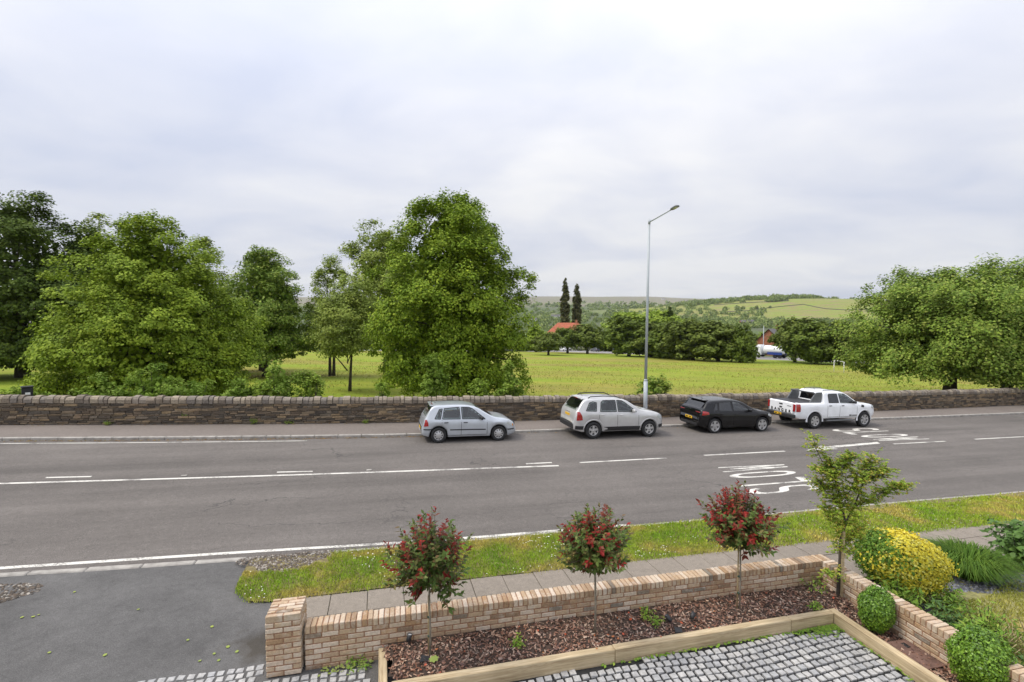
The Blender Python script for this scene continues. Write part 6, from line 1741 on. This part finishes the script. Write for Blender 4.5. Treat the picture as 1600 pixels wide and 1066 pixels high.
# white pickup
def rg_extra(root, ys, zs, sec, ps, pt):
    rear_box(root, 'tailgate', (.004, 0, 1.00), (.05, 1.46, .52), 'whitecar', .015)
    rear_box(root, 'rear_bumper', (-.02, 0, .62), (.20, 1.72, .20), 'trim', .03); rear_box(root, 'number_plate', (-.135, .06, .66), (.02, .46, .11), 'plate'); rear_box(root, 'plate_marks', (-.146, .17, .66), (.006, .12, .05), 'ink', .001); rear_box(root, 'plate_marks', (-.146, -.05, .66), (.006, .12, .05), 'ink', .001)
    for k, ch in enumerate('RANGER'): text_bits(root, 'lettering', ch, (-.025, .56 - k * .224, .83), (0, -1, 0), (0, 0, 1), .20, 'ink', .006, .045)
    rear_box(root, 'tailgate_handle', (-.022, 0, 1.14), (.03, .22, .07), 'trim'); rear_box(root, 'badge', (-.024, .0, .98), (.015, .17, .075), 'trim', .006); rear_box(root, 'model_badge', (-.022, -.52, 1.10), (.012, .26, .035), 'greytrim', .003)
    for sg in (1, -1):
        ps('tail_light', [(.06, .86), (.27, .86), (.29, 1.05), (.27, 1.24), (.06, 1.24)], M['red'], root, sg, .014)
        m = MB(); m.bbox((.012, sg * .80, 1.05), (.06, .12, .36), .015); m.build('tail_light', M['red'], root)
        ps('headlight', [(4.85, 1.0), (5.10, .94), (5.22, .98), (5.16, 1.10), (4.92, 1.14)], M['clear'], root, sg, .012)
        ps('wing_vent', [(4.10, 1.06), (4.30, 1.04), (4.32, 1.14), (4.16, 1.18)], M['trim'], root, sg, .012)
        m = MB(); m.bbox((2.75, sg * .92, .40), (1.7, .16, .05), .02); m.build('side_step', M['greytrim'], root)
        m = MB(); m.bbox((3.46, sg * (ys(3.5, .64) + .006), .64), (.15, .01, .055), .002); m.build('door_lettering', M['ink'], root); m = MB(); m.bbox((3.71, sg * (ys(3.7, .64) + .006), .635), (.30, .01, .04), .002); m.build('door_lettering', M['ink'], root)
        m = MB(); P = [(.78, 1.29), (1.10, 1.70), (1.24, 1.79), (1.86, 1.80), (1.86, 1.29), (1.72, 1.29), (1.52, 1.66), (1.34, 1.66), (1.02, 1.29)]
        Mx = Matrix(((1, 0, 0, 0), (0, 0, 1, 0), (0, 1, 0, 0), (0, 0, 0, 1)))
        m.prism([(1.02,1.27),(1.36,1.72),(1.48,1.79),(1.79,1.80),(1.79,1.27)], sg * .70 - .03, sg * .70 + .03, Mx); m.build('sport_bar', M['greytrim'], root)
        m = MB(); pts = [(x, sg * .55, float(zs(x, .55)) + dz) for x, dz in ((2.0, .0), (2.08, .05), (2.6, .055), (3.1, .05), (3.2, .0))]; m.tube(pts, .02, 7); m.build('roof_rail', M['greytrim'], root)
    m = MB(); m.tube([(1.30, -.70, 1.77), (1.30, .70, 1.77)], .035, 8); m.build('sport_bar_crosspiece', M['greytrim'], root)
    m = MB(); m.box((.92, 0, 1.295), (1.62, 1.42, .03)); m.build('bed_cover', M['trim'], root)
    m = MB(); m.prism([(-.58,1.36),(.58,1.36),(.50,1.70),(-.50,1.70)], -.006, .006, Matrix(((0, 0, 1, 1.765), (1, 0, 0, 0), (0, 1, 0, 0), (0, 0, 0, 1)))); m.build('rear_window', M['glassd'], root)
    rear_box(root, 'grille', (5.32, 0, .98), (.06, .9, .26), 'trim'); m = MB(); m.tube([(2.1, 0, 1.86), (2.0, 0, 1.93)], [.012, .006], 5); m.build('aerial', M['trim'], root)
ranger = dict(L=5.36, hw=.925, H=1.85, r=.395, xr=1.20, xf=4.42, sill=.50, tumble=.30, paint='whitecar', wheel='alloy', spokes=(6, .03, .028, .13), rim=.64, flare=True, cat='pickup', gap=.07,
  top=[(0,.95),(.03,1.24),(.08,1.27),(.4,1.28),(1.74,1.28),(1.77,1.36),(1.82,1.68),(1.90,1.77),(2.2,1.82),(2.7,1.835),(3.1,1.80),(3.35,1.70),(3.7,1.46),(4.02,1.29),(4.15,1.26),(4.7,1.21),(5.05,1.12),(5.25,.98),(5.36,.72)],
  belt=[(0,1.24),(1.7,1.24),(1.9,1.255),(3.0,1.245),(4.0,1.20),(5.36,1.05)], plan=[(0,.80),(.05,.86),(.15,.90),(.4,.925),(3,.93),(4.7,.925),(5.05,.86),(5.25,.74),(5.36,.55)],
  windows=[[(2.06,1.29),(2.72,1.28),(2.70,1.715),(2.16,1.715),(2.10,1.66)],[(2.82,1.28),(3.82,1.25),(3.74,1.33),(3.34,1.60),(3.16,1.71),(2.80,1.72)]],
  doors=[1.96,2.77,3.86], topglass=[(3.36,4.0,.62)], topnames=['windscreen'], mirror=(3.62,1.28), mirrormat='trim', cabin=(1.95,3.95), seats=(2.25,3.1), extra=[rg_extra], darkwin=(0,))
build_car('white_pickup', 'white double cab pickup parked rightmost at the far kerb', ranger, place_at(21.05, 19.22, ranger, 1.0))

# cars parked on the far road
small = dict(polo); small.update(wheel='x', windows=polo['windows'][1:], extra=[])
GC = 'cars on the far road'
def far_car(u, off, k, pm, lab, flip):
    sp = dict(small); sp['paint'] = pm
    def f(root):
        x, y, z, a, nx_, ny_ = far_road_at(u); root.location = (x + nx_ * off, y + ny_ * off, z + .01); root.rotation_euler = (0, 0, a + (math.pi if flip else 0)); root.scale = (k,) * 3
    o = build_car('parked_car', lab, sp, f, False); tag(o, lab, 'car', GC)
def u_at(px):
    """distance along the far road where the direction px is met"""
    uu_ = np.linspace(0, L[-1], 4000); X = lx(uu_); Y = ly(uu_); a = X / Y; return float(uu_[np.argmin(np.abs(a - px) + (Y < 5) * 9)])
for az, pm, lab, fl in ((.0776,'greycar','pale grey car half hidden by the first tree of the far row',True),(.105,'whitecar','white car between the first two trees of the far row',True),(.171,'greycar','dark grey car parked right of the red roofed house',True),(.2026,'navy','dark blue car parked in the middle of the far road',False),(.240,'whitecar','white car parked behind a far row tree left of the lamp post',True)):
    far_car(u_at(az), 1.8 if pm != 'x' else 0, 1.05, pm, lab, fl)
far_car(u_at(-.41), 0, 1.0, 'redcar', 'red car glimpsed between the park tree trunks', True)

# tanker lorry
x, y, z, a, nx_, ny_ = far_road_at(u_at(.566)); root = empty('tanker_lorry', (x + nx_ * .5, y + ny_ * .5, z), a + math.pi); root.scale = (1.12,) * 3
M['blue'] = paint('blue_paint', (.03, .06, .28))
m = MB(); m.bbox((6.9, 0, 1.75), (1.7, 2.3, 2.3), .12); m.bbox((6.75, 0, 3.0), (1.2, 2.0, .45), .15); cab = m.build('cab', M['whitecar'], root)
m = MB(); m.bbox((7.78, 0, 2.15), (.06, 2.0, .85), .02); m.build('windscreen', M['glassd'], cab)
for sg in (1, -1): m = MB(); m.bbox((7.1, sg * 1.16, 2.1), (.8, .04, .7), .015); m.build('window', M['glassd'], cab)
m = MB(); m.lathe([(0, 0), (.85, .02), (1.05, .15), (1.08, .3), (1.08, 4.7), (1.05, 4.85), (.85, 4.98), (0, 5.0)], Matrix.Translation((.6, 0, 2.05)) @ Matrix.Rotation(math.pi / 2, 4, 'Y'), 28); tk = m.build('tank', M['whitecar'], root)
for xx in (1.6, 3.1, 4.6): m = MB(); m.lathe([(.0, .12), (.25, .12), (.25, 0)], Matrix.Translation((xx, 0, 3.1)), 12); m.build('hatch', M['greytrim'], tk)
m = MB(); m.box((3.9, 0, .85), (7.4, .9, .22)); m.build('chassis', M['trim'], root)
for sg in (1, -1): m = MB(); m.bbox((2.6, sg * 1.12, 1.15), (3.6, .12, .6), .03); m.build('side_skirt', M['blue'], root)
for xx in (1.3, 2.5, 6.7):
    for sg in (1, -1):
        m = MB(); Mx = Matrix.Translation((xx, sg * 1.0, .5)) @ Matrix.Rotation(-sg * math.pi / 2, 4, 'X'); m.lathe([(.25, -.15), (.5, -.14), (.5, .14), (.27, .15), (.2, .05), (0, .05)], Mx, 18); m.build('wheel', M['rubber'], root)
tag(root, 'white and blue tanker lorry driving along the far road', 'lorry')

# ------------------------------------------------------------------ houses
M['redtile'] = simple('red_roof_tile', (.36, .105, .055), .85, var=.25, scale=1.2, bmp=.2); M['render'] = simple('white_render', (.62, .61, .57), .9, var=.1, scale=1)
M['redbrick'] = simple('red_brick', (.34, .135, .075), .9, var=.25, scale=2); M['slateroof'] = simple('slate_roof', (.13, .12, .12), .8, var=.2, scale=1.5); M['winglass'] = simple('house_window_glass', (.03, .035, .04), .1)
def house(name, label, xy, w, d, eav, ridge, rz, wall, roof, hip=0.0, nwin=3, chim=True, group=None):
    z = min(tz(xy[0] + a, xy[1] + b) for a in (-w/2, w/2) for b in (-d/2, d/2)); root = empty(name, (xy[0], xy[1], z), rz)
    m = MB(); m.box((0, 0, eav / 2), (w, d, eav))
    if hip == 0: 
        for sx in (-1, 1): V = [(sx*w/2, -d/2, eav), (sx*w/2, d/2, eav), (sx*w/2, 0, ridge - .1)]; m.add(V, [(0, 1, 2) if sx > 0 else (2, 1, 0)])
    m.build('wall', M[wall], root)
    o_ = .4; V = [(-w/2-o_, -d/2-o_, eav), (w/2+o_, -d/2-o_, eav), (w/2+o_, d/2+o_, eav), (-w/2-o_, d/2+o_, eav), (-w/2-o_+hip*d/2, 0, ridge), (w/2+o_-hip*d/2, 0, ridge)]
    m = MB(); m.add(V, [(0, 1, 5, 4), (2, 3, 4, 5), (1, 2, 5), (3, 0, 4), (3, 2, 1, 0)] if hip else [(0, 1, 5, 4), (2, 3, 4, 5)])
    if not hip: m.add([(a, b, c - .18) for a, b, c in V], [(4, 5, 1, 0), (5, 4, 3, 2)])
    rf = m.build('roof', M[roof], root)
    if chim: m = MB(); m.bbox((w * .22, 0, ridge + .35), (.9, .6, 1.6), .03); m.tube([(w*.22-.2,0,ridge+1.1),(w*.22-.2,0,ridge+1.5)], .12, 6); m.build('chimney', M['redbrick'], rf)
    for fl in (1.4, 4.0):
        if fl + .8 > eav: continue
        for k in range(nwin):
            xx = -w/2 + w * (k + .5) / nwin; m = MB(); m.bbox((xx, -d/2 - .03, fl), (1.5, .1, 1.25), .02); f = m.build('window', M['white'], root)
            m = MB(); m.box((xx, -d/2 - .09, fl), (1.25, .04, 1.0)); m.build('pane', M['winglass'], f)
    for sx in (-1, 1): m = MB(); m.bbox((sx * (w/2 + .03), 0, 1.6), (.1, 1.3, 1.2), .02); f = m.build('window', M['white'], root); m = MB(); m.box((sx * (w/2 + .09), 0, 1.6), (.04, 1.05, .95)); m.build('pane', M['winglass'], f)
    tag(root, label, 'house', group); return root
house('red_roofed_house', 'white walled house with a wide red tiled hipped roof beyond the far row', (26.0, 226.0), 18, 10, 8.6, 13.8, -.35, 'render', 'redtile', .9, 4)
house('brick_house', 'small red brick gable house behind the tanker lorry', (95.0, 176.0), 11, 8.5, 5.4, 9.8, .75, 'redbrick', 'slateroof', 0, 2)
house('brick_house', 'red brick house glimpsed behind the right end of the far row', (136.0, 178.0), 10, 8.5, 5.2, 10.5, .7, 'redbrick', 'redtile', 0, 2)
house('white_house', 'white house showing low between the far row trees', (41.0, 232.0), 9, 8, 4.6, 7.5, .3, 'render', 'slateroof', 0, 2)
house('brick_house', 'red brick building glimpsed under the dark trees at far left', (-82.0, 78.0), 16, 9, 5.5, 8.5, .75, 'redbrick', 'slateroof', 0, 5)
GHH = 'distant houses on the valley side'
for i, (px, Y, lab, wl) in enumerate([(865,1250,'white farm buildings on the wooded slope left of the poplars','render'),(872,1255,'second white building of the distant farm','render'),(834,1120,'pale house among the trees at the left of the view','render'),(1162,905,'grey stone house at the foot of the pasture hill','redbrick'),(1172,915,'second stone house at the foot of the pasture hill','slateroof'),(1000,1150,'pale roof among the trees left of the lamp post','render'),(1036,4300,'tiny white farm high on the moor','render'),(965,900,'grey roofed house in the valley behind the far row','slateroof')]):
    k = Y / 1000.; x = (px - 800) / 760. * Y
    house('distant_house', lab, (x, Y), 15 * max(.9, k * .5), 9 * max(.9, k * .5), 9.5, 13.5, .2 * (i % 3), wl, 'slateroof', 0, 3, False, GHH)
# white estate car by the far left building
def fl(root): root.location = (-63.5, 65.0, tz(-63.5, 65.0) + .25); root.rotation_euler = (0, 0, .8); root.scale = (1.1,) * 3
sp = dict(small); sp['paint'] = 'whitecar'; o = build_car('parked_car', 'white car glimpsed under the dark trees at far left', sp, fl, False); tag(o, 'white car glimpsed under the dark trees at far left', 'car')
# lamp columns along the far road
for az, off, h, lab in ((.046,-6.5,9,'pale lamp column at the left end of the far road'),(.494,6.5,9.5,'pale lamp column behind the far row left of the tanker'),(.497,-4,3.2,'short white post beside the tanker lorry cab')):
    x, y, z, a, nx_, ny_ = far_road_at(u_at(az)); root = empty('lamp_column', (x + nx_ * off, y + ny_ * off, z - .3), a); m = MB(); m.tube([(0,0,-.6),(0,0,h)], [.13,.09], 8); m.build('pole', M['galv'], root)
    if h > 5: m = MB(); m.tube([(0,0,h),(0,1.0 if off < 0 else -1.0,h+.25)], [.06,.05], 6); m.bbox((0,1.2 if off < 0 else -1.2,h+.27), (.3,.7,.12), .03); m.build('lamp_head', M['lampgrey'], root)
    tag(root, lab, 'lamp post')

# ------------------------------------------------------------------ haze over the valley
m = MB(); m.box((0, 4750, 140), (15000, 10400, 420)); hz = m.build('haze', None)
hm_, nt, b, o = new_mat('valley_haze'); nt.nodes.remove(b); v = nd(nt, 'ShaderNodeVolumePrincipled', {'Color': (.86, .92, 1.0, 1), 'Density': 4.8e-5, 'Anisotropy': .2}); nt.links.new(v.outputs[0], o.inputs['Volume'])
hz.data.materials.append(hm_); tag(hz, 'thin pale haze over the valley', 'haze', kind='stuff')
